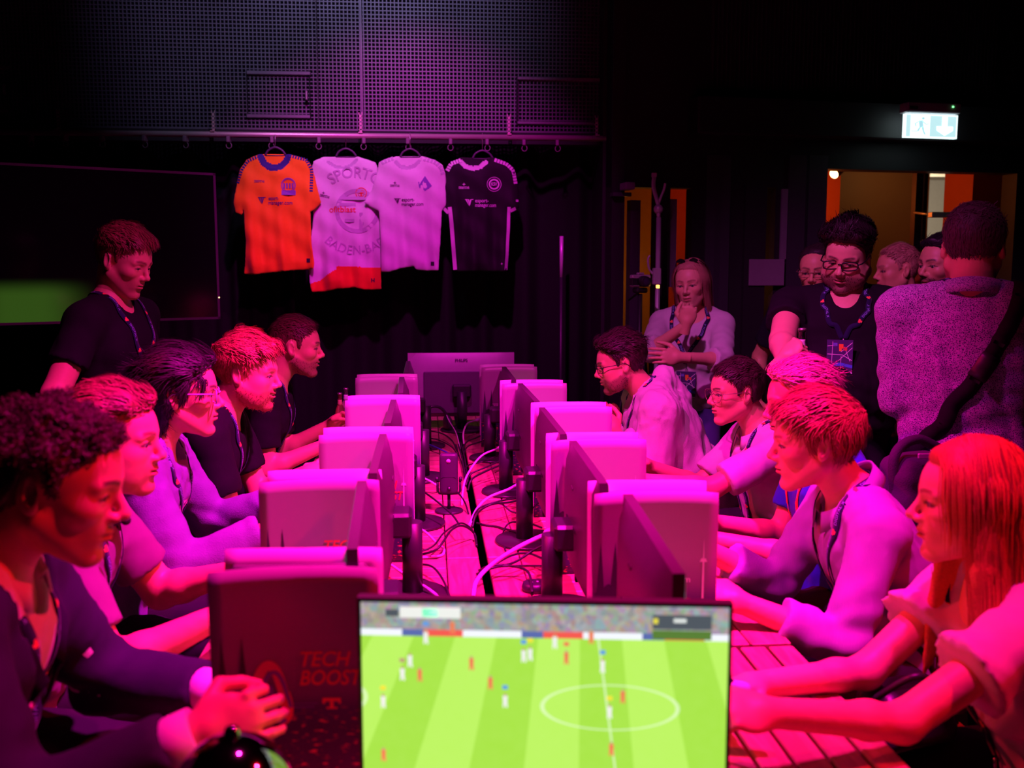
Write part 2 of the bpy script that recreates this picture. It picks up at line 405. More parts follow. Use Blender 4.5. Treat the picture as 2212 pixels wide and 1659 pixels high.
def strands(V, N, skull, h, rng):
    n = h.get('n', 3400); L = h.get('len', .03); w = h.get('w', .0011); K = h.get('K', 5)
    i = (lambda ok: rng.choice(ok, n))(np.where((skull(V) > h.get('rmin', .004)) & ((N*(V-A(-.005, 0, .02))).sum(1) > .25*nrm(V-A(-.005, 0, .02))))[0]); p = V[i] + rng.normal(size=(n, 3))*.002; nn = N[i]
    x, y, z = p.T; fl = h.get('flow', 'fwd'); out = []
    d0 = {'fwd': A(1, 0, -.15), 'back': A(-1, 0, .05), 'down': A(.05, 0, -1), 'up': A(.45, 0, 1), 'left': A(.3, 1, -.2), 'right': A(.3, -1, -.2)}
    if fl == 'curl': d = rng.normal(size=(n, 3))
    elif fl == 'crown':                                       # away from the whorl at the back of the crown
        d = p - A(-.07, 0, .11); d[:, 2] -= .05
    elif fl == 'bob':
        d = np.stack([np.where(x > .0, -.25, -.1), np.sign(y+.008*rng.normal(size=n))*np.where(z > .05, 1.3, .25), -np.ones(n)*np.where(z > .09, .2, 1)], 1)
    else: d = np.repeat(d0[fl][None], n, 0)
    k = sstep(.03, .085, z)[:, None]
    if fl not in ('curl', 'bob'): d = d*k + (1-k)*A(-.25, 0, -1) + rng.normal(size=(n, 3))*.22
    lift = h.get('lift', .25); l = L*rng.uniform(.5, 1.15, n)*(h.get('lside', .5) + (1-h.get('lside', .5))*k[:, 0])
    ax = rng.normal(size=(n, 3)); pts = [p]
    for s in range(K-1):
        if fl == 'bob':
            wk = np.exp(-np.clip(skull(p), 0, 1)/.035)*(p[:, 2] > -.03); d = d*.45 + .55*A(0, 0, -1); t = d - nn*((d*nn).sum(1)*wk)[:, None]*.95
        else: t = d - nn*(d*nn).sum(1)[:, None]*.9
        t /= nrm(t)[:, None] + 1e-9
        if fl == 'curl':
            ax2 = np.cross(t, nn); ang = 1.5; t = t*math.cos(ang*s) + nn*math.sin(ang*s)*.8 + ax2*.3
        t = t + nn*lift*(1 - s/(K-1)*1.6); t /= nrm(t)[:, None] + 1e-9
        p = p + t*(l/(K-1))[:, None]
        g = p - A(-.005, 0, .03); nn = g/(nrm(g)[:, None]+1e-9)
        sd = skull(p); p = p + nn*np.clip(.003-sd, 0, .02)[:, None]
        pts.append(p)
    pts = np.stack(pts, 1)
    if fl == 'bob':
        ok = ~((pts[..., 0] > .040) & (np.abs(pts[..., 1]) < .066) & (pts[..., 2] < .055)).any(1); pts = pts[ok]; n = len(pts)
    T = np.gradient(pts, axis=1); side = np.cross(T, (pts - A(0, 0, .02))); side /= nrm(side)[..., None]+1e-9
    ww = w*np.interp(np.linspace(0, 1, K), [0, .25, .5, .75, 1], [1, 1.1, 1, .75, .25])[None, :, None]
    a = pts - side*ww; b = pts + side*ww; V2 = np.stack([a, b], 2).reshape(-1, 3)
    base = (np.arange(n)*K*2)[:, None, None]; j = np.arange(K-1)[None, :, None]*2
    Q = (base + j + np.array([0, 1, 3, 2])[None, None, :]).reshape(-1, 4)
    return V2, Q

def rot_head(yaw, pitch, roll):
    """columns = head x,y,z axes in the world"""
    cy, sy, cp, sp, cr, sr = math.cos(yaw), math.sin(yaw), math.cos(pitch), math.sin(pitch), math.cos(roll), math.sin(roll)
    Z = np.array([[cy, -sy, 0], [sy, cy, 0], [0, 0, 1]]); Y = np.array([[cp, 0, -sp], [0, 1, 0], [sp, 0, cp]]); X = np.array([[1, 0, 0], [0, cr, -sr], [0, sr, cr]])
    return Z @ Y @ X

# ------------------------------------------------------------------ hands: x to the fingertips, y to the thumb side, z back of hand
HANDP = {'grip': ((.9, .8, .5), (.95, .85, .5), (1.0, .85, .5), (1.05, .85, .5), (.5, .5)),
         'fist': ((1.35, 1.5, .8), (1.4, 1.5, .8), (1.4, 1.5, .8), (1.4, 1.5, .8), (.75, .7)),
         'relax': ((.25, .35, .2), (.3, .4, .25), (.35, .45, .25), (.4, .5, .3), (.2, .2)),
         'flat': ((.05, .1, .05), (.05, .1, .05), (.08, .1, .05), (.1, .15, .1), (.1, .1)),
         'ring': ((1.0, 1.1, .7), (.75, .8, .5), (.6, .7, .4), (.5, .6, .4), (.75, .75))}
def hand_prims(pose, side):
    """side +1: thumb at +y.  returns [(a,b,ra,rb)] and the palm"""
    o = []; cur = HANDP[pose]
    for k, (y, L, r) in enumerate(((.031, .078, .0088), (.0105, .087, .0090), (-.010, .081, .0086), (-.030, .064, .0078))):
        q = A(.088-.004*abs(k-1), y, .002); ang = 0.0; spread = (y*1.6 if pose in ('relax', 'flat') else y*.6)
        for j, fr in enumerate((.45, .31, .24)):
            ang += cur[k][j]; d = A(math.cos(ang)*math.cos(spread), math.sin(spread)*math.cos(ang), -math.sin(ang))
            n = q + d*L*fr; o.append((q, n, r*(1-.1*j), r*(.93-.1*j))); q = n
    t0 = A(.022, .030, -.006); a, b = cur[4]
    d1 = unit(A(.62-.2*a, .62, -.25-.5*a)); t1 = t0 + d1*.042
    d2 = unit(A(.85, .40-.8*b, -.2-.55*b)); t2 = t1 + d2*.034; d3 = unit(d2 + A(.1, -.3*b-.05, -.2*b)); t3 = t2 + d3*.027
    o += [(t0, t1, .0135, .0115), (t1, t2, .0110, .0098), (t2, t3, .0096, .0080)]
    if side < 0: o = [(a*A(1, -1, 1), b*A(1, -1, 1), ra, rb) for a, b, ra, rb in o]
    return o
def hand_sdf(pose, side):
    pr = hand_prims(pose, side)
    def f(p):
        d = ell(p, A(.050, 0, 0), (.050, .043, .0165)); d = smin(d, seg(p, A(-.05, 0, 0), A(.02, 0, 0), .0265, .026), .02)
        d = smin(d, ell(p, A(.035, .022*side, -.008), (.032, .018, .017)), .012)
        e = None
        for i, (a, b, ra, rb) in enumerate(pr):
            s = seg(p, a, b, ra, rb)
            if i % 3 == 0 and i < 12: e = s if e is None else e
            d = smin(d, s, .0035)
        return d
    return f
def frame(x, zhint):
    x = unit(x); z = np.asarray(zhint, float); z = unit(z - x*(z @ x)); return np.stack([x, np.cross(z, x), z], 1)

def ik(a, c, l1, l2, pole):
    """elbow between shoulder a and wrist c"""
    v = c-a; d = np.linalg.norm(v); n = v/d
    if d > (l1+l2)*.995: c = a + n*(l1+l2)*.995; d = (l1+l2)*.995
    t = (l1*l1-l2*l2+d*d)/(2*d); h = math.sqrt(max(l1*l1-t*t, 1e-6)); q = np.asarray(pole, float); q = unit(q - n*(q @ n))
    return a + n*t + q*h, c
# ------------------------------------------------------------------ people
M_SKIN = lambda: mat('skin', rough=.48, attr=True, noise=.06, nscale=90, bump=.06, bscale=500, spec=.45)
def fabric(name, col, rough=.85, bump=.25, bscale=700, noise=.06): return mat(name, col, rough, noise=noise, nscale=60, bump=bump, bscale=bscale, spec=.2, sheen=.0 if max(col) < .05 else .12)
def hair_mat(c): return mat('hair_%d_%d_%d' % tuple(int(v*1000) for v in c), c, .55, noise=.35, nscale=220, spec=.35)
def grad(f, p, e=.004):
    g = np.stack([f(p+A(e, 0, 0))-f(p-A(e, 0, 0)), f(p+A(0, e, 0))-f(p-A(0, e, 0)), f(p+A(0, 0, e))-f(p-A(0, 0, e))], 1)
    return g/(nrm(g)[:, None]+1e-9)
def project(f, p, off, n=6):
    for _ in range(n):
        g = grad(f, p); p = p - g*((f(p)-off)*.9)[:, None]
    return p, grad(f, p)
def resample(p, n):
    s = np.r_[0, np.cumsum(nrm(np.diff(p, axis=0)))]; t = np.linspace(0, s[-1], n)
    return np.stack([np.interp(t, s, p[:, i]) for i in range(3)], 1), s[-1]
def ribbon(mb, pts, nor, width, thick=.0015, mi=0):
    T = np.gradient(pts, axis=0); T /= nrm(T)[:, None]+1e-9; S = np.cross(T, nor); S /= nrm(S)[:, None]+1e-9; n = len(pts)
    w = np.broadcast_to(np.asarray(width, float), (n,))[:, None]/2
    rows = np.stack([pts-S*w, pts+S*w, pts+S*w+nor*thick, pts-S*w+nor*thick], 1).reshape(-1, 3)
    fs = [(4*i+k, 4*i+(k+1) % 4, 4*i+4+(k+1) % 4, 4*i+4+k) for i in range(n-1) for k in range(4)] + [(3, 2, 1, 0), (4*n-4, 4*n-3, 4*n-2, 4*n-1)]
    mb.add(rows, fs, True, mi); return T, S

def person(sp):
    rng = np.random.RandomState(sp.get('seed', 1)); hd = sp['hd']; fem = hd.get('fem', 0)
    HM = rot_head(R(sp['yaw']), R(sp.get('pitch', 0)), R(sp.get('roll', 0))); hs = sp.get('hs', 1.0)
    H = P(*sp['nose']) - HM @ A(.112, 0, -.030)*hs if 'nose' in sp else P(*sp['head'])
    by = R(sp.get('byaw', sp['yaw'])); f0 = A(math.cos(by), math.sin(by), 0); l0 = A(-math.sin(by), math.cos(by), 0)
    nb = sp.get('nb', (.07, .175)); N = H - f0*nb[0] - A(0, 0, nb[1]) + l0*sp.get('nl', 0)
    st = sp.get('stand', False); pz = sp.get('pz', .98 if st else .56)
    pel = A(*(N - f0*sp.get('lean', .04 if st else .22))[:2], pz)
    u = unit(N-pel); l = unit(l0 - u*(l0 @ u)); f = np.cross(l, u); TM = np.stack([f, l, u], 1); T = np.linalg.norm(N-pel)
    sw = sp.get('sw', .158 if fem else .180); g = sp.get('g', 1.0); bel = sp.get('belly', 0); W = lambda x, y, z: N + TM @ A(x, y, z)
    sh = {+1: W(sp.get('shf', .01), sw, -.055), -1: W(sp.get('shf', .01), -sw, -.055)}
    L1, L2 = sp.get('la', .285), sp.get('lf', .255); ar = sp.get('ar', 1.0)*(0.86 if fem else 1); arms = {}
    for s, k in ((1, 'L'), (-1, 'R')):
        a = sp.get('arm'+k, {}); wr = P(*a['w']) if 'w' in a else W(*a.get('rel', (.06, .28*s, -.52)))
        el, wr = ik(sh[s], wr, L1, L2, a.get('pole', TM @ A(-.4, .5*s, -1))); arms[s] = (sh[s], el, wr, a)
    nr = (.046 if fem else .056)*sp.get('neck', 1)
    nk0, nk1 = H + HM @ A(-.030, 0, -.045), W(-.012, 0, -.05)
    N32, TM32 = N.astype(F3), TM.astype(F3)
    def loc(p): return ((p.astype(F3)-N32) @ TM32)
    def torso(p, inf=0.0, low=True):
        q = loc(p); s = np.abs(q[:, 1]); qs = np.stack([q[:, 0], s, q[:, 2]], 1)
        d = ell(q, A(.0, 0, -.20), (.108*g+inf, (.148 if fem else .165)*g+inf, .20+inf))
        d = smin(d, ell(q, A(.005, 0, -.095), (.088*g+inf, .150+inf, .10+inf)), .05)
        d = smin(d, seg(qs, A(-.012, .03, -.005), A(.005, sw-.01, -.058), .046+inf, .056*ar+inf), .04)
        if fem: d = smin(d, ell(qs, A(.082, .072, -.215), (.055+inf, .058+inf, .06+inf)), .04)
        else: d = smin(d, ell(qs, A(.075*g, .075, -.15), (.035+inf, .075+inf, .06+inf)), .05)
        if low:
            d = smin(d, ell(q, A(.012+bel*.5, 0, -T*.72), (.105*g+bel+inf, (.125 if fem else .148)*g+bel*.6+inf, .19+inf)), .06)
            d = smin(d, ell(q, A(0, 0, -T+.01), (.115*g+bel*.5+inf, .165*g+inf, .13+inf)), .06)
        return d
    def neck(p): return smin(seg(p, nk0, nk1, nr, nr*1.08), seg(p, W(-.022, 0, .0), W(-.022, 0, -.05), nr, nr*1.12), .03)
    def limb(p, s, inf=0.0):
        a, b, c, _ = arms[s]; d = seg(p, a, b, .048*ar+inf, .041*ar+inf)
        m = b + (c-b)*.28
        return smin(smin(d, seg(p, b, m, .038*ar+inf, .0375*ar+inf), .02), seg(p, m, c, .0375*ar+inf, .0262+inf), .02)
    # ---- body: head, neck, shoulders, arms and hands in one mesh
    Vs, Qs, Cs = [], [], []; nv = 0
    def put(V, Q, C):
        nonlocal nv; Vs.append(V); Qs.append(Q+nv); Cs.append(C); nv += len(V)
    skin = np.array(hd.get('skin', SKIN)); hb = sp.get('res', .0036)*1.08
    def fbody(p):
        q = loc(p); d = smax(smin(torso(p, -.006, False), neck(p)+.0015, .04), -(q[:, 2]+.30), .01)
        for s in (1, -1): d = smin(d, limb(p, s), .03)
        return d
    J = np.array([W(0, 0, -.33), nk0, *[x for s in arms.values() for x in s[:3]]])
    V, Q = isosurf(fbody, J.min(0)-.16, J.max(0)+.13, sp.get('bres', .0100)*1.08); put(V, Q, np.repeat(skin[None], len(V), 0))
    hf = head_sdf(hd)
    nka, nkb = A(-.030, 0, -.045), HM.T @ (nk1-H)/hs
    def fhead(p): return smin(hf(p), seg(p, nka, nkb, nr/hs, nr*1.08/hs), .018)
    V, Q = isosurf(fhead, (-.135, -.102, -.205), (.145, .102, .145), hb); put(H + (V*hs) @ HM.T, Q, head_col(V, hd))
    ic = np.array(hd.get('iris', (.05, .04, .03)))
    for s in (1, -1):
        V, Q, D = sphere(A(.0750, .032*s, -.001), .0127); gz = unit(A(1, hd.get('gaze', 0)+.08*s, -.08)); k = D @ gz
        C = np.where((k > .95)[:, None], A(.006, .006, .006), np.where((k > .80)[:, None], ic, A(.55, .48, .44))); put(H + (V*hs) @ HM.T, Q, C)
    if hd.get('smile', 0) > .5:
        V, Q, D = sphere(A(0, 0, 0), 1.0); V = V*A(.010, .019, .0052)+A(.0840, 0, -.0640); put(H + (V*hs) @ HM.T, Q, np.repeat(A(.78, .70, .62)[None], len(V), 0))
    HF = {}
    for s in (1, -1):
        sa, el, wr, a = arms[s]
        zh = A(*a['zh']) if 'zh' in a else TM @ A(.2, .35*s, 1); dr = A(*a['dir']) if 'dir' in a else wr-el
        FM = frame(dr, zh); sd = (1 if s < 0 else -1)*1
        # thumb side: for the right hand (palm down, fingers forward) the thumb points to the body's left = +y of the hand frame
        HF[s] = (wr, FM)
        if a.get('skip'): continue
        V, Q = isosurf(hand_sdf(a.get('hand', 'grip'), sd), (-.045, -.085, -.125), (.205, .085, .05), sp.get('hres', .0048)); put(wr + V @ FM.T, Q, np.repeat((skin*A(1, .95, .95))[None], len(V), 0))
    root = empty('person', (float(pel[0]), float(pel[1]), 0), 0, sp['label'], 'person'); O = A(pel[0], pel[1], 0)
    link('body', npmesh('body', np.concatenate(Vs)-O, np.concatenate(Qs), col=np.concatenate(Cs)), M_SKIN(), root)
    # ---- hair
    ha = sp.get('hair')
    toW = lambda V: H + (V*hs) @ HM.T - O
    if ha:
        hc = ha['col']; fh, skull = hair_sdf(ha); b = ha.get('box', ((-.15, -.13, -.13), (.15, .13, .19)))
        V, Q = isosurf(fh, b[0], b[1], ha.get('res', .0066)); Nn = vnormals(V, Q)
        S, SQ = strands(V, Nn, skull, ha, rng)
        link('hair', npmesh('hair', toW(np.concatenate([V, S])), np.concatenate([Q, SQ+len(V)])), hair_mat(hc), root)
    if hd.get('beard', 0) >= .6:                                # short beard hair on jaw and lip
        V, Q = isosurf(hf, (-.03, -.09, -.135), (.13, .09, -.02), .005); Nn = vnormals(V, Q); c = head_col(V, dict(hd, skin=(1, 1, 1), hair=(0, 0, 0), bcol=(0, 0, 0), browk=0, beard=1))
        k = np.where((c.max(1) < .5) & (V[:, 2] < -.04))[0]
        if len(k) > 20:
            S, SQ = strands(V[k], Nn[k], lambda p: np.full(len(p), 1.0), dict(n=900, len=hd.get('blen', .011), w=.0008, flow='down', lift=.5, lside=1), rng)
            link('beard', npmesh('beard', toW(S), SQ), hair_mat(hd.get('bcol', hd['hair'])), root)
    # ---- clothes
    tp = sp['top']; inf = tp.get('inf', .011); am = tp.get('amp', .005); sl = tp.get('sl', .62); kind = tp['kind']; sd0 = sp.get('seed', 1)
    hem = tp.get('hem', T+.07)
    def sleeve(p, s, inf, sl):
        a, b, c, _ = arms[s]; ei = tp.get('flare', .012)
        if sl <= 1:
            cut = a+(b-a)*sl; d = seg(p, a, b, .052*ar+inf, .043*ar+inf+ei); n = unit(b-a)
            if tp.get('ruffle'):
                q = p-a; t = q @ n/np.linalg.norm(cut-a); r = q-(q @ n)[:, None]*n; an = np.arctan2(r @ l, r @ f)
                d = d - .022*np.clip(t, 0, 1.2)*sstep(.55, 1, t) - .007*np.sin(an*11+p[:, 0]*40)*sstep(.7, 1, t) - .012*np.exp(-((t-.3)/.35)**2)
            return smax(d, (p-cut) @ n, .004)
        k = sl-1; cut = b+(c-b)*k; n = unit(c-b); ea = tp.get('cuff', .030)
        d = smin(seg(p, a, b, .052*ar+inf, .044*ar+inf), smax(seg(p, b, c, .044*ar+inf, ea+inf), (p-cut) @ n, .004), .018)
        # creases at the elbow
        w = np.exp(-(nrm(p-b)/.085)**2); return d - .006*w*np.sin((p-b) @ unit(b-a+(b-c)*.6)*95 + 2*np.sin((p-b) @ l*40))
    def fshirt(p, inf=inf, cutneck=True):
        d = torso(p, inf); q = loc(p)
        d = d - am*wav(p*A(1, 1, .55), 7.5, sd0+11)*sstep(-.08, -.2, q[:, 2]) - am*.45*wav(p, 17, sd0+5)
        lo = sstep(-.25, -.45, q[:, 2]); d = d - .004*lo*np.sin(q[:, 2]*75+3*np.sin(q[:, 1]*9)+2*np.sin(q[:, 0]*14))
        for s in (1, -1): d = smin(d, sleeve(p, s, inf, sl) - am*.5*wav(p, 11, sd0+s), .025)
        d = smax(d, -q[:, 2]-hem, .01)
        if kind in ('hoodie',):
            for a, b, r in (((-.055, -.10, .005), (-.105, 0, .03), .040), ((-.055, .10, .005), (-.105, 0, .03), .040), ((.045, .085, -.045), (-.055, .10, .005), .028), ((.045, -.085, -.045), (-.055, -.10, .005), .028), ((-.10, 0, .03), (-.13, 0, -.09), .045)):
                d = smin(d, seg(p, W(*a), W(*b), r, r), .025)
            d = d - .004*wav(p, 22, 3)*(q[:, 2] > -.08)
        if cutneck:
            c = tp.get('nk', .008); d = smax(d, -seg(p, nk0+HM @ A(.012, 0, 0), W(.014, 0, .006), nr+c, nr+c), .006)
            v = tp.get('v', .01)
            d = smax(d, -ell(q, A(.085, 0, .012), (.09, tp.get('vw', .056), v+.035)), .006)
        return d
    bb = np.array([pel-u*.12, W(0, 0, .06), *[x for s in arms.values() for x in (s[:3] if sl > 1 else s[:2])]])
    m = tp['mat']; V, Q = isosurf(fshirt, bb.min(0)-.22, bb.max(0)+.17, tp.get('res', .0096)); mi = None
    if 'bands' in tp:
        fc = V[Q].mean(1); mi = tp['bands'](fc, loc(fc), arms, N, TM)
    shirt = link(tp.get('name', 'shirt'), npmesh('shirt', V-O, Q, mi=mi), m, root)
    fsurf = fshirt
    if 'jacket' in sp:
        jk = sp['jacket']; ji = .024; tpj = dict(tp); 
        def fjack(p):
            d = torso(p, ji) - .006*wav(p, 6, sd0+3); q = loc(p)
            for s in (1, -1):
                a, b, c, _ = arms[s]; cut = b+(c-b)*.86; n = unit(c-b)
                e = smin(seg(p, a, b, .060*ar+.010, .050*ar+.012), smax(seg(p, b, c, .050*ar+.012, .047), (p-cut) @ n, .004), .02)
                ww = np.exp(-(nrm(p-b)/.10)**2); d = smin(d, e - .006*ww*np.sin((p-b) @ unit(b-a+(b-c)*.6)*80) - .004*wav(p, 12, 8), .03)
            d = smax(d, -q[:, 2]-T-.05, .01)
            d = smax(d, -seg(p, nk0, W(0, 0, -.03), nr+.046, nr+.046), .008)
            hw = np.interp(q[:, 2], [-.50, -.36, -.05, .1], [.001, .014, .105, .11]); d = smax(d, -np.maximum(np.maximum(np.abs(q[:, 1])-hw, -q[:, 0]), -(q[:, 2]+.55)), .006)
            return d
        V, Q = isosurf(fjack, bb.min(0)-.25, bb.max(0)+.2, .0100); link('jacket', npmesh('jacket', V-O, Q), jk, root); fsurf = lambda p: np.minimum(fshirt(p), fjack(p))
        lp = MB()
        for s in (1, -1):
            pt = np.array([W(.03, .085*s, -.02), W(.10, .098*s, -.10), W(.13, .088*s, -.20), W(.13, .045*s, -.33)]); pt, _ = resample(pt, 14); pt, nn = project(fjack, pt, .003); ribbon(lp, pt, nn, np.interp(np.linspace(0, 1, 14), [0, .45, .5, 1], [.03, .075, .05, .008]), .004)
        lp.v = [tuple(A(*v)-O) for v in lp.v]; lp.build('lapels', jk, root)['kind'] = 'stuff'
        for s in (1, -1):
            cf = MB(); a, b, c, _ = arms[s]; n = unit(c-b); cf.tube([b+(c-b)*.80-O, b+(c-b)*.90-O, c+n*.004-O], [.038, .0385, .0375], 20); cf.build('shirt_cuff', m, root)
    if kind in ('polo', 'shirt'):
        mb = MB(); n = 44; rows = []; op = tp.get('open', .5)
        for i in range(n):
            th = -PI + op*.5 + (2*PI - op)*i/(n-1); fr = abs(math.sin((th)/2))   # th=0 at the back
            d = A(-math.cos(th), math.sin(th)*1.02, 0); fz = .5-.5*math.cos(th); b0 = A(-.012+.020*fz, 0, .026-.048*fz); r0 = nr+.016+.008*fz; tip = .020*max(0, abs(th)-2.2)
            hgt = .034*(1-.35*fz)
            pr = [b0+d*r0+A(0, 0, 0), b0+d*(r0+.000)+A(0, 0, hgt), b0+d*(r0+.006)+A(0, 0, hgt+.003), b0+d*(r0+.020+tip)+A(0, 0, -.008-tip*1.2), b0+d*(r0+.015+tip)+A(0, 0, -.009-tip*1.2), b0+d*(r0+.005)+A(0, 0, hgt-.006)]
            rows += [W(*q)-O for q in pr]
        K = 6; fs = [(i*K+k, (i+1)*K+k, (i+1)*K+(k+1) % K, i*K+(k+1) % K) for i in range(n-1) for k in range(K)] + [tuple(range(K)), tuple((n-1)*K+k for k in range(K))[::-1]]
        mb.add(rows, fs, True); mb.build('collar', tp.get('cmat', m if not isinstance(m, list) else m[0]), root)
    # ---- legs
    tr = sp.get('trousers', 'dark'); kn = {}; an = {}
    for s in (1, -1):
        hp = pel + l0*.085*s
        if st: kn[s] = A(*(pel+l0*.10*s+f0*.03)[:2], .50); an[s] = A(*(pel+l0*.11*s)[:2], .09)
        else: kn[s] = A(*(pel+l0*(.12+sp.get('spread', .03))*s+f0*.42)[:2], .53); an[s] = A(*(pel+l0*.13*s+f0*.36)[:2], .09)
    def ftr(p):
        q = loc(p); d = ell(q, A(0, 0, -T-.01), (.118*g+bel*.4, .168*g, .12))
        for s in (1, -1):
            hp = pel + l0*.085*s; d = smin(d, seg(p, hp, kn[s], .088*g, .062), .03); d = smin(d, seg(p, kn[s], an[s], .062, .048), .02)
        d = d - .005*wav(p, 9, sd0+2); return smax(d, .07-p[:, 2], .005)
    J = np.array([pel, *kn.values(), *an.values()]); V, Q = isosurf(ftr, J.min(0)-.22, J.max(0)+.22, .020)
    link('trousers', npmesh('trousers', V-O, Q), fabric('trousers_'+tr, {'dark': (.02, .018, .028), 'blue': (.03, .035, .16), 'violet': (.10, .06, .30)}[tr]), root)
    for s in (1, -1):
        c = an[s] + f0*.05; FM2 = np.stack([f0, l0, A(0, 0, 1)], 1)
        def fsh(p):
            q = (p-c) @ FM2; d = smin(ell(q, A(.03, 0, -.045), (.135, .045, .045)), ell(q, A(-.05, 0, -.02), (.055, .045, .065)), .03); return smax(d, -(q[:, 2]+.088), .004)
        V, Q = isosurf(fsh, c-.2, c+.2, .016); V[:, 2] = np.maximum(V[:, 2], .001); link('shoe', npmesh('shoe', V-O, Q), mat('shoe_leather', (.02, .018, .02), .5), root)
    # ---- glasses
    if 'glasses' in sp:
        gl = sp['glasses']; mb = MB(); ln = MB(); gw, gh = gl.get('size', (.026, .018)); ex = gl.get('pow', 3.2)
        for s in (1, -1):
            lp = []
            for i in range(28):
                t = 2*PI*i/28; cx, sx = math.cos(t), math.sin(t); yy = math.copysign(abs(cx)**(2/ex), cx)*gw; zz = math.copysign(abs(sx)**(2/ex), sx)*gh
                if gl.get('drop') and zz < 0: zz *= 1.25; yy *= .9
                lp.append(A(.1035-.9*(abs(yy*s+.034*s)-.034+.034)**2*6, .034*s+yy, -.003+zz))
            mb.tube(np.array(lp+[lp[0], lp[1]]), gl.get('r', .0013), 6, cap=False)
            ln.add(lp, [tuple(range(28))], True)
            y0 = (.034+gw)*s; mb.tube(np.array([A(.0955, y0, .006), A(.085, .076*s, .008), A(.03, .083*s, .008), A(-.015, .083*s, .008), A(-.035, .081*s, -.012)]), gl.get('r', .0013)*1.1, 6)
        mb.tube(np.array([A(.1035, .034-gw, .004), A(.1075, 0, .008), A(.1035, -.034+gw, .004)]), gl.get('r', .0013), 6)
        for q in (mb, ln): q.v = [tuple(v) for v in toW(np.array(q.v))]
        o = mb.build('glasses', mat('glasses_frame_'+gl.get('c', 'black'), {'black': (.012, .012, .014), 'metal': (.35, .25, .18), 'clear': (.45, .35, .5)}[gl.get('c', 'black')], .3, metal=.6 if gl.get('c') == 'metal' else 0), root)
        ln.build('lenses', lens_mat(), o)
    # ---- lanyard
    if 'lan' in sp:
        la = sp['lan']; mb = MB(); tx = MB(); bot = la.get('bot', .36); off = la.get('y', 0)
        base = lambda p: np.minimum(fsurf(p) if 'jacket' in sp else fshirt(p, inf, False), neck(p)); info = []
        for s in (1, -1):
            pt = np.array([W(-.075, 0, .030), W(-.06, .045*s, .027), W(-.01, .075*s, .015), W(.05, .073*s, -.05), W(.105, .058*s+off*.3, -.13), W(.14, .028*s+off*.7, -bot*.72), W(.145, .006*s+off, -bot)])
            pt, Ln = resample(pt, 44); mk = sstep(0, .12, np.linspace(0, 1, 44))
            pj, nn = project(base, pt, .004, 5)
            far = nrm(pj-pt) > .09; pj[far] = pt[far]
            # smooth
            for _ in range(3): pj[1:-1] = (pj[:-2]+2*pj[1:-1]+pj[2:])/4
            nn2 = nn.copy(); nn2[1:-1] = nn[:-2]+nn[1:-1]+nn[2:]; nn2 /= nrm(nn2)[:, None]+1e-9
            Tn, Sd = ribbon(mb, pj-O, nn2, la.get('w', .020)); info.append((pj-O, nn2, Sd))
            ss = np.r_[0, np.cumsum(nrm(np.diff(pj, axis=0)))]
            fl = -s if la.get('flip') is None else la['flip']
            for c0 in np.arange(.07, ss[-1]-.03, .125):
                def fm(uu, vv, c0=c0):
                    t = c0 - uu*s*(-1 if la.get('flip') else 1); q = A(*[np.interp(t, ss, pj[:, i]) for i in range(3)])-O; n_ = A(*[np.interp(t, ss, nn2[:, i]) for i in range(3)]); sd_ = A(*[np.interp(t, ss, Sd[:, i]) for i in range(3)])
                    return q + n_*.0028 + sd_*vv*s*(-1 if la.get('flip') else 1)
                text_on(tx, 'DIGITAL X', .0135, fm, bold=.004, spacing=1.05, mi=0)
                for dx, dz in ((-.052, -.003), (-.0565, .003), (-.049, .004)):
                    q = [fm(dx+a*.0042, dz+b*.0042) for a, b in ((-1, -1), (1, -1), (1, 1), (-1, 1))]; tx.add(q, [(0, 1, 2, 3)], False, 1)
        lo = mb.build('lanyard', fabric(la.get('mn', 'lanyard_navy'), la.get('c', (.012, .012, .055)), bump=.1), root)
        tx.build('lettering', [mat('lanyard_print', (.30, .42, .85), .6), mat('lanyard_mark', (.9, .16, .08), .6)], lo)['kind'] = 'stuff'
        pe = project(base, np.array([W(.145, off, -bot)]), .006)[0][0]; dn = A(0, 0, -1)*.8 - u*.2; dn = unit(dn)
        mb = MB(); mb.tube(np.array([pe-O, pe-O+dn*.022]), .0035, 8); mb.tube(np.array([pe-O+dn*(.022+.008*(1-math.cos(t)))+l*.006*math.sin(t) for t in np.linspace(0, 2*PI, 12)]), .0012, 5)
        mb.build('clip', mat('clip_metal', (.6, .6, .62), .3, 1.0), lo)
        if la.get('badge'):
            bw, bh = .050, .068; c = pe + dn*(.040+bh) ; c, gn = project(base, c[None], .016); c, gn = c[0], gn[0]
            zz = -dn; yy = unit(np.cross(zz, f*.6+gn*.4)); xx = unit(np.cross(yy, zz)); BM = Matrix(np.vstack([np.column_stack([yy, -xx, zz, c-O]), [0, 0, 0, 1]]).tolist())
            badge(lo, BM, bw, bh)
    sp['O'] = O; sp['root'] = root; sp['W'] = W; sp['fsurf'] = fsurf; sp['arms'] = arms; sp['HF'] = HF; sp['TM'] = TM; sp['H'] = H; sp['HM'] = HM; sp['toW'] = toW
    return sp
def lens_mat():
    if 'lens_glass' in MATS: return MATS['lens_glass']
    m = bpy.data.materials.new('lens_glass'); m.use_nodes = True; MATS['lens_glass'] = m; N = m.node_tree.nodes; L = m.node_tree.links
    N.remove(N['Principled BSDF']); a = N.new('ShaderNodeBsdfTransparent'); g = N.new('ShaderNodeBsdfGlossy'); g.inputs['Roughness'].default_value = .05
    x = N.new('ShaderNodeMixShader'); x.inputs[0].default_value = .10; L.new(a.outputs[0], x.inputs[1]); L.new(g.outputs[0], x.inputs[2]); L.new(x.outputs[0], N['Material Output'].inputs[0]); return m
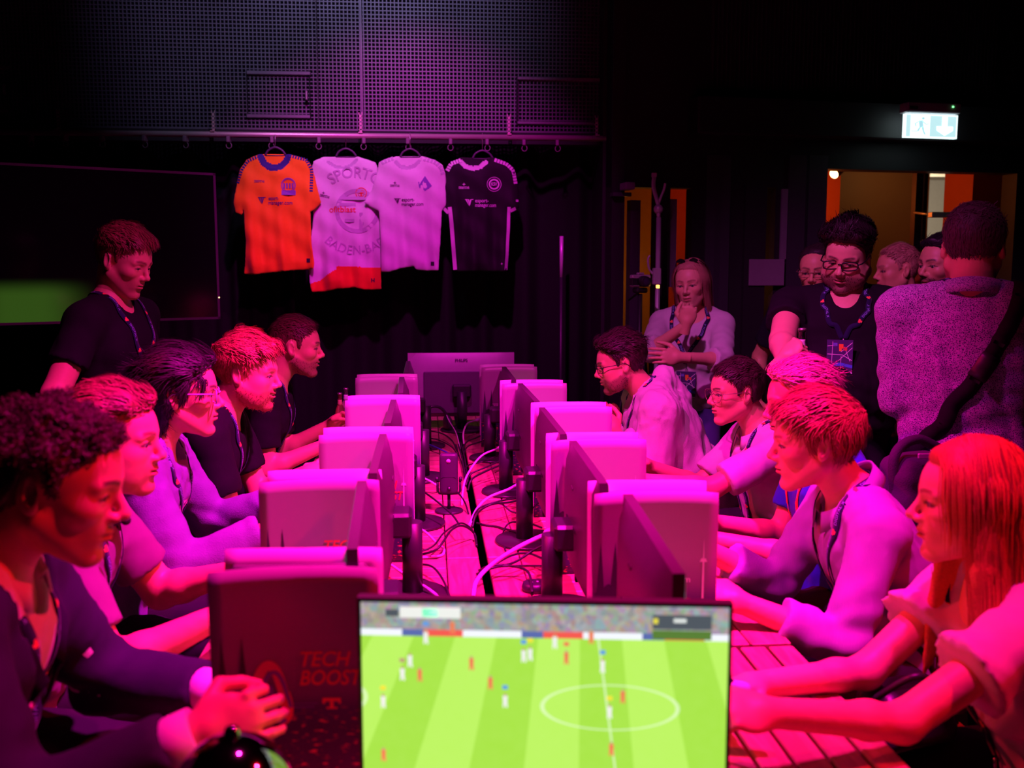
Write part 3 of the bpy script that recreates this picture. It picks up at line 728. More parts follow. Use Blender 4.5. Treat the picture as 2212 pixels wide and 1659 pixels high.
def badge(parent, BM, bw, bh):
    """event badge with a printed street map; local x right, -y outward, z up"""
    mb = MB(); mb.box(-bw, bw, -.0015, .0015, -bh, bh, 0, BM); o = mb.build('badge', mat('badge_card', (.06, .035, .14), .35), parent)
    pr = MB(); y = -.0022
    def q(poly, mi): pr.add([tuple(BM @ Vector((x*bw, y, z*bh))) for x, z in poly], [tuple(range(len(poly)))], False, mi)
    def line(a, b, w=.02, mi=0):
        a = A(*a); b = A(*b); n = unit(b-a); s = A(-n[1], n[0])*w; q([a-s, b-s, b+s, a+s], mi)
    q([(-1, -.98), (1, -.98), (1, -.9), (-1, -.9)], 0)
    for a, b in (((-.55, .9), (-.62, -.9)), ((-.95, .15), (.2, .12)), ((.2, .12), (.95, -.2)), ((.1, -.9), (.12, .05)), ((.95, .55), (-.1, -.25)), ((.1, .3), (.95, .85)), ((-.95, .62), (-.2, .7)), ((.35, .6), (.8, -.25))): line(a, b)
    q([(-1, -.42), (.1, -.34), (1, -.48), (1, -.66), (.1, -.52), (-1, -.60)], 1)
    for x, z, w_, h_, c in ((-.35, .72, .16, .10, 2), (.1, .62, .17, .13, 3), (.05, .42, .1, .09, 4), (.42, .48, .14, .10, 5), (.3, -.7, .08, .05, 5)): q([(x-w_, z-h_), (x+w_, z-h_), (x+w_, z+h_), (x-w_, z+h_)], c)
    pr.build('map_print', [mat('map_white', (.75, .7, .8), .5), mat('map_river', (.06, .22, .75), .5), mat('map_blue', (.15, .15, .6), .5), mat('map_orange', (.9, .28, .03), .5), mat('map_yellow', (.85, .45, .05), .5), mat('map_red', (.8, .08, .05), .5)], o)
    return o
# ------------------------------------------------------------------ ray helpers onto world planes
def ray(px, py): return unit(RIGHT*((px-IW/2)/FPX) + UP*(-(py-IH/2)/FPX) + FWD)
def PY(px, py, Y): d = ray(px, py); return CAM + d*((Y-CAM[1])/d[1])
def PZ(px, py, Z): d = ray(px, py); return CAM + d*((Z-CAM[2])/d[2])
BLK = mat('matte_black', (.012, .011, .014), .8, noise=.2, nscale=8)
BLK2 = mat('black_plastic', (.022, .020, .026), .42, noise=.1, bump=.05, bscale=400)
TOP = 0.75
# ------------------------------------------------------------------ room shell
def struct(name, mb, m, parent=None): o = mb.build(name, m, parent); o['kind'] = 'structure'; return o
FLOORM = mat('floor_dark', (.03, .022, .03), .45, noise=.3, nscale=3, bump=.1, bscale=40)
struct('floor', MB().box(-5.2, 8.2, -2.5, 13.2, -.1, 0), FLOORM)
struct('ceiling', MB().box(-5.2, 5.6, -2.5, 6.9, 4.9, 5.0), BLK)
struct('wall_back', MB().box(-5.2, .96, 6.85, 6.95, 0, 4.9), BLK)
struct('wall_left', MB().box(-5.2, -5.1, -2.5, 6.85, 0, 4.9), BLK)
struct('wall_right', MB().box(5.5, 5.6, -2.5, 6.9, 0, 4.9), BLK)
# black drape behind the table: one pleated cloth
nx = 420; X = np.linspace(-4.6, .94, nx); rg = np.random.RandomState(2)
yy = 6.42 + .045*np.sin(X*21+1.5*np.sin(X*3.1)) + .02*np.sin(X*47+2*np.sin(X*5))
V = np.concatenate([np.stack([X, yy*(1) + (.02*np.sin(X*9+k)), np.full(nx, z)], 1) for k, z in enumerate((.02, .9, 1.7, 2.38))] )
V = np.concatenate([V, V + A(0, .006, 0)])
Fq = np.array([(r*nx+i, r*nx+i+1, (r+1)*nx+i+1, (r+1)*nx+i) for r in range(3) for i in range(nx-1)]); Fq = np.concatenate([Fq, Fq[:, ::-1]+4*nx])
tag(link('curtain', npmesh('curtain', V, Fq), fabric('black_molton', (.009, .006, .010), .95)), 'long black pleated stage drape behind the hanging shirts', 'curtain')

# wire mesh screen above the rail
MY = 6.20; zb = PY(700, 281, MY)[2]; xl, xr = -4.4, PY(1416, 200, MY)[0]; ZT = 3.75
ms = empty('mesh_screen', (0, 0, 0), 0, 'large dark steel mesh screen hung above the clothes rail', 'mesh screen')
STEEL = mat('mesh_steel', (.16, .15, .19), .45, .6, noise=.35, nscale=2.5)
STEEL2 = mat('frame_steel', (.20, .18, .22), .45, .6, noise=.3, nscale=6)
mb = MB(); p = .0232
for i in range(int((xr-xl)/p)): x = xl+i*p; mb.box(x-.0032, x+.0032, MY-.004, MY+.016, zb, ZT)
g1 = mb.build('vertical_wires', STEEL, ms); g1['kind'] = 'stuff'
mb = MB()
for i in range(int((ZT-zb)/p)): z = zb+.004+i*p; mb.box(xl, xr, MY, MY+.010, z-.0032, z+.0032)
g2 = mb.build('horizontal_wires', STEEL, ms); g2['kind'] = 'stuff'
def bar(px0, py0, px1, py1, d0=-.012, d1=.02, nm='frame_bar', par=ms, m=STEEL2):
    a = PY(px0, py0, MY); b = PY(px1, py1, MY); return MB().box(min(a[0], b[0]), max(a[0], b[0]), MY+d0, MY+d1, min(a[2], b[2]), max(a[2], b[2]), bev=.004).build(nm, m, par)
bar(677, -320, 688, 281); bar(1346, -320, 1351, 281); bar(776, -320, 781, 281, -.006, .01); bar(0-500, 281, 1416, 286)
for (x0, y0, x1, y1) in ((533, 153, 672, 257), (1115, 166, 1338, 272), (-130, 140, 22, 243)):          # three service hatches
    h = empty('hatch', (0, 0, 0)); h.parent = ms
    bar(x0, y0, x1, y0+11, -.02, .02, 'hatch_rail', h); bar(x0, y1-10, x1, y1, -.02, .02, 'hatch_rail', h)
    bar(x0, y0, x0+4, y1, -.02, .02, 'hatch_stile', h, BLK); bar(x1-4, y0, x1, y1, -.02, .02, 'hatch_stile', h, BLK)
    bar(x1-11, y0+45, x1-5, y0+66, -.05, -.02, 'latch', h, mat('latch_steel', (.5, .48, .5), .35, .8))
struct('trim_1', MB().box(xl, xr+.3, MY-.03, MY+.08, zb-.075, zb-.005), BLK)

# rail with clips and straps
RY = 6.06; ra, rb_ = PY(-350, 279, RY), PY(1332, 304, RY); rz = PY(700, 293, RY)[2]
rail = empty('clothes_rail', (0, 0, 0), 0, 'long horizontal metal rail carrying the hanging shirts', 'rail')
MB().tube([A(ra[0], RY, rz), A(rb_[0], RY, rz)], .017, 12).build('rail_tube', mat('rail_metal', (.62, .52, .50), .4, .55, noise=.25, nscale=5), rail)
rg = random.Random(4)
clipme = None
for px in (67, 141, 221, 313, 401, 494, 586, 688, 785, 882, 973, 1053, 1133, 1205):
    x = PY(px, 300, RY)[0]
    if clipme is None:
        mb = MB(); mb.box(-.010, .010, -.02, .02, -.045, -.012, bev=.003); mb.tube([A(.016*math.sin(t), 0, -.062+.017*math.cos(t)) for t in np.linspace(.5, 2*PI-.2, 12)], .0028, 6)
        clipme = mb.mesh('curtain_clip'); clipme.materials.append(mat('clip_plastic', (.20, .14, .19), .5))
    o = link('curtain_clip', clipme, None, rail); o.location = (x, RY, rz); o.rotation_euler.z = rg.uniform(-.4, .4)
for px in (125, 460, 779, 1100, 1290):
    x = PY(px, 290, RY)[0]; mb = MB()
    for k in range(6): mb.box(x-.011, x+.011, RY+.02, RY+.026, rz+.022*k, rz+.022*k+.015)
    mb.box(x-.011, x-.007, RY+.02, RY+.026, rz, rz+.14); mb.box(x+.007, x+.011, RY+.02, RY+.026, rz, rz+.14)
    mb.box(x-.012, x+.012, RY-.02, RY+.026, rz+.014, rz+.022)
    mb.build('perforated_strap', mat('strap_zinc', (.75, .62, .55), .35, .7), rail)

# ------------------------------------------------------------------ door wall on the right (slightly turned)
WA = R(8); WO = PY(1500, 573, 6.0); WT = A(math.cos(WA), math.sin(WA), 0); WN = A(math.sin(WA), -math.cos(WA), 0)
def PW(px, py, off=0.0):
    d = ray(px, py); o = WO + WN*off; t = ((o-CAM) @ WN)/(d @ WN); q = CAM+d*t; return (q-WO) @ WT, q[2]
WM = Matrix(np.vstack([np.column_stack([WT, -WN, A(0, 0, 1), A(WO[0], WO[1], 0)]), [0, 0, 0, 1]]).tolist())
def wbox(mb, px0, py0, px1, py1, d0, d1, z0=None, z1=None, mi=0, bev=0.0):
    """d: metres proud of the wall towards the room"""
    (s0, za), (s1, zc) = PW(px0, py0, d1), PW(px1, py1, d1)
    return mb.box(s0, s1, -d1, -d0, zc if z0 is None else z0, za if z1 is None else z1, mi, WM, bev)
WALLM = mat('wall_anthracite', (.016, .013, .018), .6, noise=.25, nscale=6, bump=.1, bscale=90)
S = lambda px, off=0.0: PW(px, 573, off)[0]
Z = lambda py, px=1800, off=0.0: PW(px, py, off)[1]
zh = Z(365); sR0, sR1 = S(1745), S(2186)
mb = MB()
mb.box(S(1500), sR0, 0, .14, Z(405, 1650), 4.9, M=WM); mb.box(sR0, sR1, 0, .14, zh, 4.9, M=WM); mb.box(sR1, 5.0, 0, .14, 0, 4.9, M=WM)
mb.box(S(1502), S(1626), 0, .14, 0, Z(405, 1650), M=WM); mb.box(S(1671), S(1745), 0, .14, 0, Z(405, 1650), M=WM); mb.box(S(1626), S(1671), 0, .14, 0, .3, M=WM)
struct('wall_door', mb, WALLM)
struct('trim_2', wbox(MB(), 1510, 204, 2600, 322, .0, .16, bev=.01), WALLM)
mb = MB()
for k in range(70):
    s = S(1525)+k*.028
    mb.box(s, s+.008, -.03, -.0, Z(203, 1600), 4.4, M=WM)
struct('wall_ribs', mb, mat('fin_black', (.05, .035, .05), .6))
for px in (1530, 1549, 1708, 1745):
    o = wbox(MB(), px-1.5, 335, px+1.5, 1500, 0, .012, z0=0); struct('trim_3', o, mat('seam_grey', (.05, .045, .06), .5))
# narrow glazed slot with a translucent push plate (door 2)
def GL(name, c, r=.25, tr=.85):
    m = bpy.data.materials.new(name); m.use_nodes = True; MATS[name] = m; N = m.node_tree.nodes; L = m.node_tree.links
    N.remove(N['Principled BSDF']); a = N.new('ShaderNodeBsdfTransparent'); a.inputs[0].default_value = (*c, 1); g = N.new('ShaderNodeBsdfGlossy'); g.inputs['Roughness'].default_value = .08
    x = N.new('ShaderNodeMixShader'); x.inputs[0].default_value = .06; L.new(a.outputs[0], x.inputs[1]); L.new(g.outputs[0], x.inputs[2]); L.new(x.outputs[0], N['Material Output'].inputs[0]); return m
d2 = struct('door_1', wbox(MB(), 1612, 400, 1625, 1500, 0, .03, z0=0), WALLM)
struct('window_1', wbox(MB(), 1626, 405, 1671, 1450, -.07, -.06, z0=.3), GL('tinted_glass', (.9, .65, .5), .12))
o = wbox(MB(), 1690, 408, 1698, 560, .005, .02); struct('trim_4', o, mat('alu_strip', (.42, .40, .46), .4, .5))
tag(wbox(MB(), 1620, 560, 1694, 617, .03, .045, bev=.003).build('push_plate', mat('frosted_plate', (.34, .28, .34), .35, alpha=.85)), 'grey translucent plate across the narrow glazed door', 'door plate')
# opening far left of the door wall: a folded door with yellow glass
mb = MB(); LW = WM
struct('wall_pier', MB().box(S(1318), S(1345), -.02, .10, 0, 4.2, M=WM).box(S(1318), S(1502), 0, .10, Z(405, 1400), 4.2, M=WM).box(S(1415), S(1440), -.04, .08, 0, Z(400, 1400), M=WM).box(S(1493), S(1502), 0, .1, 0, Z(400, 1400), M=WM), WALLM)
struct('window_2', wbox(MB(), 1345, 405, 1415, 1450, -.06, -.05, z0=.05), GL('yellow_glass', (.95, .75, .35), .2))
struct('window_3', wbox(MB(), 1440, 405, 1493, 1450, -.06, -.05, z0=.05), MATS['tinted_glass'])
fd = wbox(MB(), 1363, 432, 1368, 1500, -.04, .03, z0=0); wbox(fd, 1325, 415, 1364, 424, .0, .06)
struct('door_2', fd, mat('door_frame_grey', (.06, .055, .075), .45))
tag(wbox(MB(), 1352, 393, 1372, 409, .05, .16, bev=.004).build('door_closer', mat('closer_grey', (.30, .27, .34), .45, .3)), 'small grey box closer above the yellow glass door', 'door closer')
o = wbox(MB(), 1448, 430, 1459, 620, .0, .012); struct('trim_5', o, MATS['alu_strip'])
# ------------------------------------------------------------------ corridor behind the opening
CO = mat('corridor_brown', (.42, .26, .14), .55, noise=.2, nscale=2); RW = mat('corridor_red', (.75, .16, .05), .5, noise=.15, nscale=3)
YB = 9.2; oa, ob = PY(2003, 500, YB)[0], PY(2078, 500, YB)[0]
struct('wall_corridor_back', MB().box(3.1, oa, YB, YB+.1, 0, 3.2).box(ob, 8.2, YB, YB+.1, 0, 3.2).box(oa, ob, YB, YB+.1, 2.65, 3.2), CO)
struct('wall_far_room', MB().box(4.0, 8.2, 13.0, 13.1, 0, 3.2).box(8.1, 8.2, YB, 13.0, 0, 3.2), mat('far_white', (.75, .72, .66), .6))
struct('ceiling_corridor', MB().box(.9, 8.2, 6.75, 13.1, 2.75, 2.85), mat('corridor_ceiling', (.30, .21, .13), .35))
struct('wall_corridor_left', MB().box(.90, .96, 6.05, 8.2, 0, 4.9), WALLM)
struct('wall_lobby', MB().box(.90, 1.75, 7.9, 8.0, 0, 2.75), mat('lobby_ochre', (.55, .36, .12), .6, noise=.1))
struct('wall_lobby_red', MB().box(1.75, 3.16, 7.9, 8.0, 0, 2.75), RW)
mb = MB(); a = P(2078, 400, 7.3); mb.box(a[0], a[0]+.75, a[1]-.15, a[1]+.25, 0, 2.75); struct('wall_corridor_column', mb, RW)
a = PY(1762, 457, 7.9)
sg = tag(MB().box(a[0]-.05, a[0]+.05, a[1]-.015, a[1]-.0005, a[2]-.08, a[2]+.08, bev=.003).build('fire_sign', mat('sign_red', (.8, .05, .02), .5)), 'small square red fire sign on the orange corridor wall', 'sign')
mb = MB()
for dx, dz, hh in ((-.018, -.03, .05), (0, -.02, .075), (.018, -.03, .045)):
    mb.prism([(a[0]+dx-.007, a[2]+dz), (a[0]+dx+.006, a[2]+dz), (a[0]+dx+.009, a[2]+dz+hh*.5), (a[0]+dx+.002, a[2]+dz+hh), (a[0]+dx-.003, a[2]+dz+hh*.6)], a[1]-.018, a[1]-.016)
mb.build('flame_symbol', mat('sign_white', (.85, .6, .5), .5), sg)['kind'] = 'stuff'
# glazed door with closer arm in the corridor
dk = mat('mullion_dark', (.03, .03, .045), .4); a = P(1985, 500, 7.0); mb = MB(); mb.box(a[0]-.05, a[0], a[1]-.03, a[1]+.03, 0, 2.35); mb.box(a[0]+.012, a[0]+.035, a[1]-.03, a[1]+.03, 0, 2.35); struct('door_3', mb, dk)
b0, b1 = P(1972, 459, 7.0), P(2012, 464, 6.7); mb = MB(); mb.tube([b0, b1], .008, 8); mb.box(b1[0]-.01, b1[0]+.13, b1[1]-.03, b1[1]+.03, b1[2]-.018, b1[2]+.018, bev=.004)
tag(mb.build('closer_bracket', mat('closer_alu', (.7, .66, .6), .35, .6)), 'metal door closer arm on the corridor door', 'door closer')
a = P(2040, 432, 9.3)
for k in range(3):
    mb = MB(); mb.box(4.2, 7.5, 10.6+k*.4, 10.7+k*.4, 2.66, 2.75); tag(mb.build('ceiling_trim', mat('trim_cream', (.8, .74, .6), .5)), ['nearest', 'middle', 'farthest'][k] + ' pale ceiling batten in the bright room past the corridor', 'ceiling batten', 'pale battens in the far room')
def warm(name, pos, col, watts, rad=.08):
    l_ = bpy.data.lights.new(name, 'POINT'); o_ = bpy.data.objects.new(name, l_); COL.objects.link(o_); l_.color = col; l_.energy = watts; l_.shadow_soft_size = rad; o_.location = pos
# corridor spot lamp and its light
a = P(1797, 383, 7.2); b = P(1812, 368, 7.2); ln = unit(a-b + A(-.03, -.05, 0))
lamp = empty('corridor_lamp', tuple(b), 0, 'small black ceiling spot lamp glowing orange in the corridor', 'lamp')
q = Vector(ln).to_track_quat('Z', 'Y').to_matrix().to_4x4()
MB().lathe([(.028, -.06), (.034, 0), (.038, .06), (.036, .062)], M=q, n=16).build('lamp_housing', BLK2, lamp)
MB().lathe([(.033, .061), (.033, .066)], M=q, n=16).build('lamp_bulb', mat('lamp_glow', (1, .5, .2), .5, emit=(1, .42, .14), estr=14), lamp)
MB().tube([A(0, 0, 0), A(.02, 0, .10), A(.02, 0, 2.75-b[2])], .008, 8).build('lamp_stem', BLK2, lamp)
warm('corridor_bulb', tuple(a+ln*.08), (1.0, .22, .04), 5); warm('corridor_bulb_deep', (4.0, 8.6, 2.45), (1.0, .50, .16), 1.5); warm('lobby_bulb', (1.35, 7.3, 1.5), (1.0, .50, .10), 2.2); warm('lobby_bulb_red', (2.60, 7.35, 2.1), (1.0, .20, .03), 5)
warm('far_room_lamp', (5.6, 11.2, 2.2), (1.0, .86, .66), 40, .2); warm('corridor_bulb_right', (5.0, 7.3, 2.3), (1.0, .12, .03), 2.5)

# ------------------------------------------------------------------ exit sign
ex = empty('exit_sign', (0, 0, 0), 0, 'glowing white and green emergency exit sign with running man and down arrow', 'exit sign')
EO = .30
wbox(MB(), 1962, 219, 2076, 246, EO-.09, EO, bev=.006).build('sign_housing', mat('sign_case', (.62, .55, .62), .5), ex)
wbox(MB(), 1966, 228, 1983, 236, EO, EO+.003).build('sign_window', mat('sign_dark', (.06, .05, .07), .4), ex)
wbox(MB(), 2058, 229, 2061, 232, EO, EO+.004).build('status_light', mat('led_green', (.1, .8, .2), .4, emit=(.2, 1, .3), estr=3), ex)
(s0, z1), (s1, z0) = PW(1956, 245, EO-.02), PW(2067, 300, EO-.02)
pan = MB().box(s0, s1, -(EO-.02), -(EO-.045), z0, z1, 0, WM).build('light_panel', mat('exit_glow', (.8, 1, .95), .4, emit=(.75, 1.0, .97), estr=1.5), ex)
pw, ph = s1-s0, z1-z0; pr = MB(); fr = lambda u_, v_, o_=.002: tuple(WM @ Vector((s0+u_*pw, -(EO-.02)-o_, z0+v_*ph)))
def poly(pts, mi=0): pr.add([fr(*q_) for q_ in pts], [tuple(range(len(pts)))], False, mi)
poly([(.70, .92), (.80, .92), (.80, .50), (.91, .50), (.91, .34), (.755, .12), (.60, .34), (.60, .50), (.70, .50)])
pr.build('arrow_symbol', mat('sign_bright', (1, 1, 1), .5, emit=(.9, 1, 1), estr=2.2), pan)
pr = MB(); th = np.linspace(0, 2*PI, 14)[:-1]
poly([(.335+.028*math.cos(t), .82+.055*math.sin(t)) for t in th]); poly([(.25, .72), (.33, .74), (.345, .45), (.27, .42)])
for a_, b_, w_ in (((.32, .70), (.40, .56), .012), ((.40, .56), (.44, .60), .012), ((.27, .70), (.19, .60), .012), ((.19, .60), (.20, .48), .012), ((.33, .47), (.345, .30), .018), ((.345, .30), (.38, .14), .016), ((.28, .44), (.24, .27), .018), ((.24, .27), (.12, .27), .016)):
    a_, b_ = A(*a_), A(*b_); n_ = unit(b_-a_); s_ = A(-n_[1], n_[0])*w_; poly([a_-s_, b_-s_, b_+s_, a_+s_])
pr.build('running_man_symbol', mat('sign_tint', (.4, .9, .8), .5, emit=(.45, .78, .88), estr=1.0), pan)['kind'] = 'stuff'
pr = MB(); fr = lambda u_, v_: tuple(WM @ Vector((s0+u_*pw, -(EO-.02)-.001, z0+v_*ph)))
poly([(.02, .04), (.10, .04), (.10, .96), (.02, .96)]); poly([(.47, .06), (.97, .06), (.97, .94), (.47, .94)])
pr.build('green_field', mat('sign_green', (.5, .9, .85), .5, emit=(.55, .86, .90), estr=1.0), pan)['kind'] = 'stuff'
kn_ = PW(1949, 243, .03); MB().lathe([(.0, -.02), (.02, -.018), (.02, 0)], M=WM @ Matrix.Translation((kn_[0], -.03, kn_[1])) @ Matrix.Rotation(PI/2, 4, 'X'), n=14).build('round_sensor', mat('sensor_white', (.75, .68, .78), .4), None)
tag(bpy.data.objects['round_sensor'], 'small round white sensor beside the exit sign', 'sensor')
MB().tube([WM @ Vector((s0+pw*.45, -.22, z1+.08)), WM @ Vector((s0+pw*.46, -.18, z1+.13)), WM @ Vector((s0+pw*.52, -.05, z1+.15)), WM @ Vector((s0+pw*.52, .0, z1+.15))], .006, 6).build('sign_cable', BLK2, ex)

# ------------------------------------------------------------------ big television on the left
t0, t1 = P(470, 532, 5.2), P(-120, 532, 4.52); ta = unit((t0-t1)*A(1, 1, 0)); TVW = np.linalg.norm((t0-t1)[:2]); tvz0, tvz1 = P(470, 690, 5.2)[2], P(470, 376, 5.2)[2]
tn = A(ta[1], -ta[0], 0); TVM = Matrix(np.vstack([np.column_stack([ta, -tn, A(0, 0, 1), A(t1[0], t1[1], 0)]), [0, 0, 0, 1]]).tolist())
tv = empty('television', (0, 0, 0), 0, 'large wall-sized black television behind the standing man', 'television')
MB().box(0, TVW, 0, .05, tvz0, tvz1, M=TVM, bev=.004).build('case', BLK2, tv)
fr_ = MB()
for (x0, x1, z0_, z1_) in ((0, TVW, tvz0, tvz0+.012), (0, TVW, tvz1-.012, tvz1), (0, .012, tvz0, tvz1), (TVW-.012, TVW, tvz0, tvz1)): fr_.box(x0, x1, -.006, 0, z0_, z1_, M=TVM)
fr_.build('bezel', mat('bezel_gloss', (.10, .06, .10), .3, .3), tv)
sm = bpy.data.materials.new('tv_green_reflection'); sm.use_nodes = True; Nn, Ll = sm.node_tree.nodes, sm.node_tree.links; b = Nn['Principled BSDF']
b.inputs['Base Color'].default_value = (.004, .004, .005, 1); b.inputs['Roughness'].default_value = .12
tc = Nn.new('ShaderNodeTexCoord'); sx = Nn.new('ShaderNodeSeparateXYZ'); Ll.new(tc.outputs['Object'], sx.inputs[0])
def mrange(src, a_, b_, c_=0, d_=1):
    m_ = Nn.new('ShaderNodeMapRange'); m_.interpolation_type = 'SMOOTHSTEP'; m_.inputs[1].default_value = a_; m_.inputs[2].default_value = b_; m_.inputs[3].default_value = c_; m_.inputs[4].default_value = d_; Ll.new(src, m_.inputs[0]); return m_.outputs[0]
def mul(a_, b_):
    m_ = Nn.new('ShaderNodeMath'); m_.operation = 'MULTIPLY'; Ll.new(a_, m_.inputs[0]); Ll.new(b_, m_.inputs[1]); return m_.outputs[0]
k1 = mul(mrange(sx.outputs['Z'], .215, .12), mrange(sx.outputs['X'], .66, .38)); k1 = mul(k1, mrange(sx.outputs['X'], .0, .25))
b.inputs['Emission Color'].default_value = (.10, .26, .025, 1); m_ = Nn.new('ShaderNodeMath'); m_.operation = 'MULTIPLY'; m_.inputs[1].default_value = .26; Ll.new(k1, m_.inputs[0]); Ll.new(m_.outputs[0], b.inputs['Emission Strength'])  # green reflection on the glass, painted as a soft emissive patch; no picture shown
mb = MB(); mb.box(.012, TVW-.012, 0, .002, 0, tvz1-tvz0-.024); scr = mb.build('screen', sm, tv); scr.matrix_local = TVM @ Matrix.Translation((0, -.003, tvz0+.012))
mb = MB(); mb.tube([TVM @ Vector((TVW*.5, .08, .02)), TVM @ Vector((TVW*.5, .08, tvz1-.1))], .035, 14); mb.box(TVW*.5-.4, TVW*.5+.4, -.2, .3, 0, .03, M=TVM); mb.box(TVW*.5-.2, TVW*.5+.2, .045, .08, tvz0+.2, tvz1-.2, M=TVM); mb.build('stand', BLK2, tv)
MB().box(TVW-.006, TVW-.001, -.009, -.006, tvz0+.11, tvz0+.116, M=TVM).build('power_light', mat('led_amber', (1, .8, .3), .4, emit=(1, .7, .25), estr=4), tv)

# stage lamps the light comes from
for i, (pos, aim, c) in enumerate(STAGE):
    words = ['magenta stage lamp over the near end of the table', 'magenta stage lamp high on the right', 'magenta stage lamp high on the left', 'red stage lamp high on the far left', 'red stage lamp high on the far right', 'magenta stage lamp aimed at the hanging shirts', 'violet stage lamp over the onlookers', 'cool white stage lamp aimed at the mesh screen', 'reddish pink stage lamp straight over the near screen'][i]
    o = empty('stage_lamp', pos, 0, words, 'stage lamp', 'stage lamps on the ceiling'); q = (Vector(pos)-Vector(aim)).to_track_quat('Z', 'Y').to_matrix().to_4x4()
    mb = MB(); n = 20; mb.v = []
    prof = [(.085, -.02), (.10, -.02), (.10, .10), (.07, .20), (.03, .22)]; vs = []
    for r_, z_ in prof:
        for k in range(n): vs.append(tuple(q @ Vector((r_*math.cos(2*PI*k/n), r_*math.sin(2*PI*k/n), z_))))
    mb.add(vs, [(a_*n+k, a_*n+(k+1) % n, (a_+1)*n+(k+1) % n, (a_+1)*n+k) for a_ in range(4) for k in range(n)], True); mb.build('lamp_housing', BLK2, o)
    MB().tube([A(0, 0, .12), A(0, 0, 4.9-pos[2])], .02, 10).build('hanger', BLK2, o)
# ------------------------------------------------------------------ tables: slatted wood, two rows of six
WY = wood('table_wood_along', (.50, .30, .17), (.36, .20, .11), 1); WX = wood('table_wood_across', (.52, .32, .18), (.38, .21, .12), 0)
BX = lambda x0, x1, y0, y1, z0, z1, b=.003: (lambda m: m)(MB().box(x0, x1, y0, y1, z0, z1, bev=b))
_pm = {}
def plank(w_, l_, m, par, x, y, z, name='plank', th=.022):
    """shared mesh per size; w_ along x, l_ along y, centred"""
    k = (round(w_, 4), round(l_, 4), m.name)
    if k not in _pm: me = MB().box(-w_/2, w_/2, -l_/2, l_/2, -th, 0, bev=.003).mesh('plank'); me.materials.append(m); _pm[k] = me
    o = link(name, _pm[k], None, par); o.location = (x, y, z); return o
rows = [1.20, 2.16, 2.90, 3.64, 4.38, 5.12, 5.86]
pos = ['nearest', 'second', 'third', 'fourth', 'fifth', 'farthest']
for r_ in range(6):
    for sd in (-1, 1):
        y0, y1 = rows[r_]+.004, rows[r_+1]-.004; xc = sd*.345; hw = .333; ly = y1-y0; yc = (y0+y1)/2
        t = empty('slatted_table', (xc, yc, 0), 0, '%s slatted wooden table in the %s row, counted from the near screen' % (pos[r_], 'left' if sd < 0 else 'right'), 'table', 'slatted tables pushed together')
        if r_ == 0:
            n = 10; p_ = 2*hw/n
            for k in range(n): plank(p_-.008, ly-.02, WY, t, -hw+p_*(k+.5), 0, TOP)
            plank(2*hw-.02, .06, WX, t, 0, -ly*.3, TOP-.024, 'cross_beam'); plank(2*hw-.02, .06, WX, t, 0, ly*.3, TOP-.024, 'cross_beam')
        else:
            e = .098
            for s in (-1, 1): plank(e-.003, ly, WY, t, s*(hw-e/2), 0, TOP, 'edge_board'); plank(2*hw-2*e-.004, e*.9, WX, t, 0, s*(ly/2-e*.45), TOP, 'end_board')
            n = 7; sp_ = (ly-2*e*.9)/n
            for k in range(n): plank(2*hw-2*e-.004, sp_-.005, WX, t, 0, -ly/2+e*.9+sp_*(k+.5), TOP-.001)
        for sx in (-1, 1):
            for sy in (-1, 1): MB().box(-.025, .025, -.025, .025, 0, TOP-.023, bev=.004).build('leg', mat('leg_dark', (.05, .035, .03), .5), t).location = (sx*(hw-.06), sy*(ly/2-.07), 0)
            MB().box(-.012, .012, -ly/2+.05, ly/2-.05, TOP-.10, TOP-.024).build('apron', MATS['leg_dark'], t).location = (sx*(hw-.06), 0, 0)
for sd in (-1, 1):
    for k in range(3):
        y0 = 1.2+k*1.26; b = empty('bench', (sd*1.04, y0+.60, 0), 0, '%s wooden bench on the %s side of the tables' % (['nearest', 'middle', 'farthest'][k], 'left' if sd < 0 else 'right'), 'bench', 'benches along the tables')
        for j in (-1, 0, 1): plank(.115, 1.20, WY, b, j*.122, 0, .435)
        for sy in (-1, 1):
            MB().box(-.15, .15, -.03, .03, .36, .412).build('cross_beam', MATS['leg_dark'], b).location = (0, sy*.45, 0)
            for sx in (-1, 1): MB().box(-.022, .022, -.022, .022, 0, .36).build('leg', MATS['leg_dark'], b).location = (sx*.13, sy*.45, 0)

# ------------------------------------------------------------------ game consoles
CW, CH = .27, .39
def plate_mesh(name, sy):
    """one curved side plate; sy=-1 faces the camera"""
    nu, nz_ = 13, 15; V = []
    for o_ in (0, 1):
        for j in range(nz_):
            for i in range(nu):
                u_ = i/(nu-1)*2-1; v_ = j/(nz_-1); x = u_*CW/2; z = v_*CH
                if v_ > .93: x *= 1-.012*((v_-.93)/.07)**2
                y = .041 + .010*v_**2 + .006*u_*u_ + .006*max(0, -u_)*v_
                V.append((x, sy*(y+(.0035 if o_ else 0)), z - .004*abs(u_)**3*(v_ > .5)))
    n = nu*nz_; F = []
    for j in range(nz_-1):
        for i in range(nu-1):
            a = j*nu+i; q = (a, a+1, a+nu+1, a+nu); F += [q if sy > 0 else q[::-1], tuple(x+n for x in (q[::-1] if sy > 0 else q))]
    ring = [i for i in range(nu)] + [j*nu+nu-1 for j in range(1, nz_)] + [(nz_-1)*nu+i for i in range(nu-2, -1, -1)] + [j*nu for j in range(nz_-2, 0, -1)]
    for a, b in zip(ring, ring[1:]+ring[:1]): F.append((a, b, b+n, a+n) if sy < 0 else (b, a, a+n, b+n))
    mb = MB(); mb.add(V, F, True); me = mb.mesh(name); return me
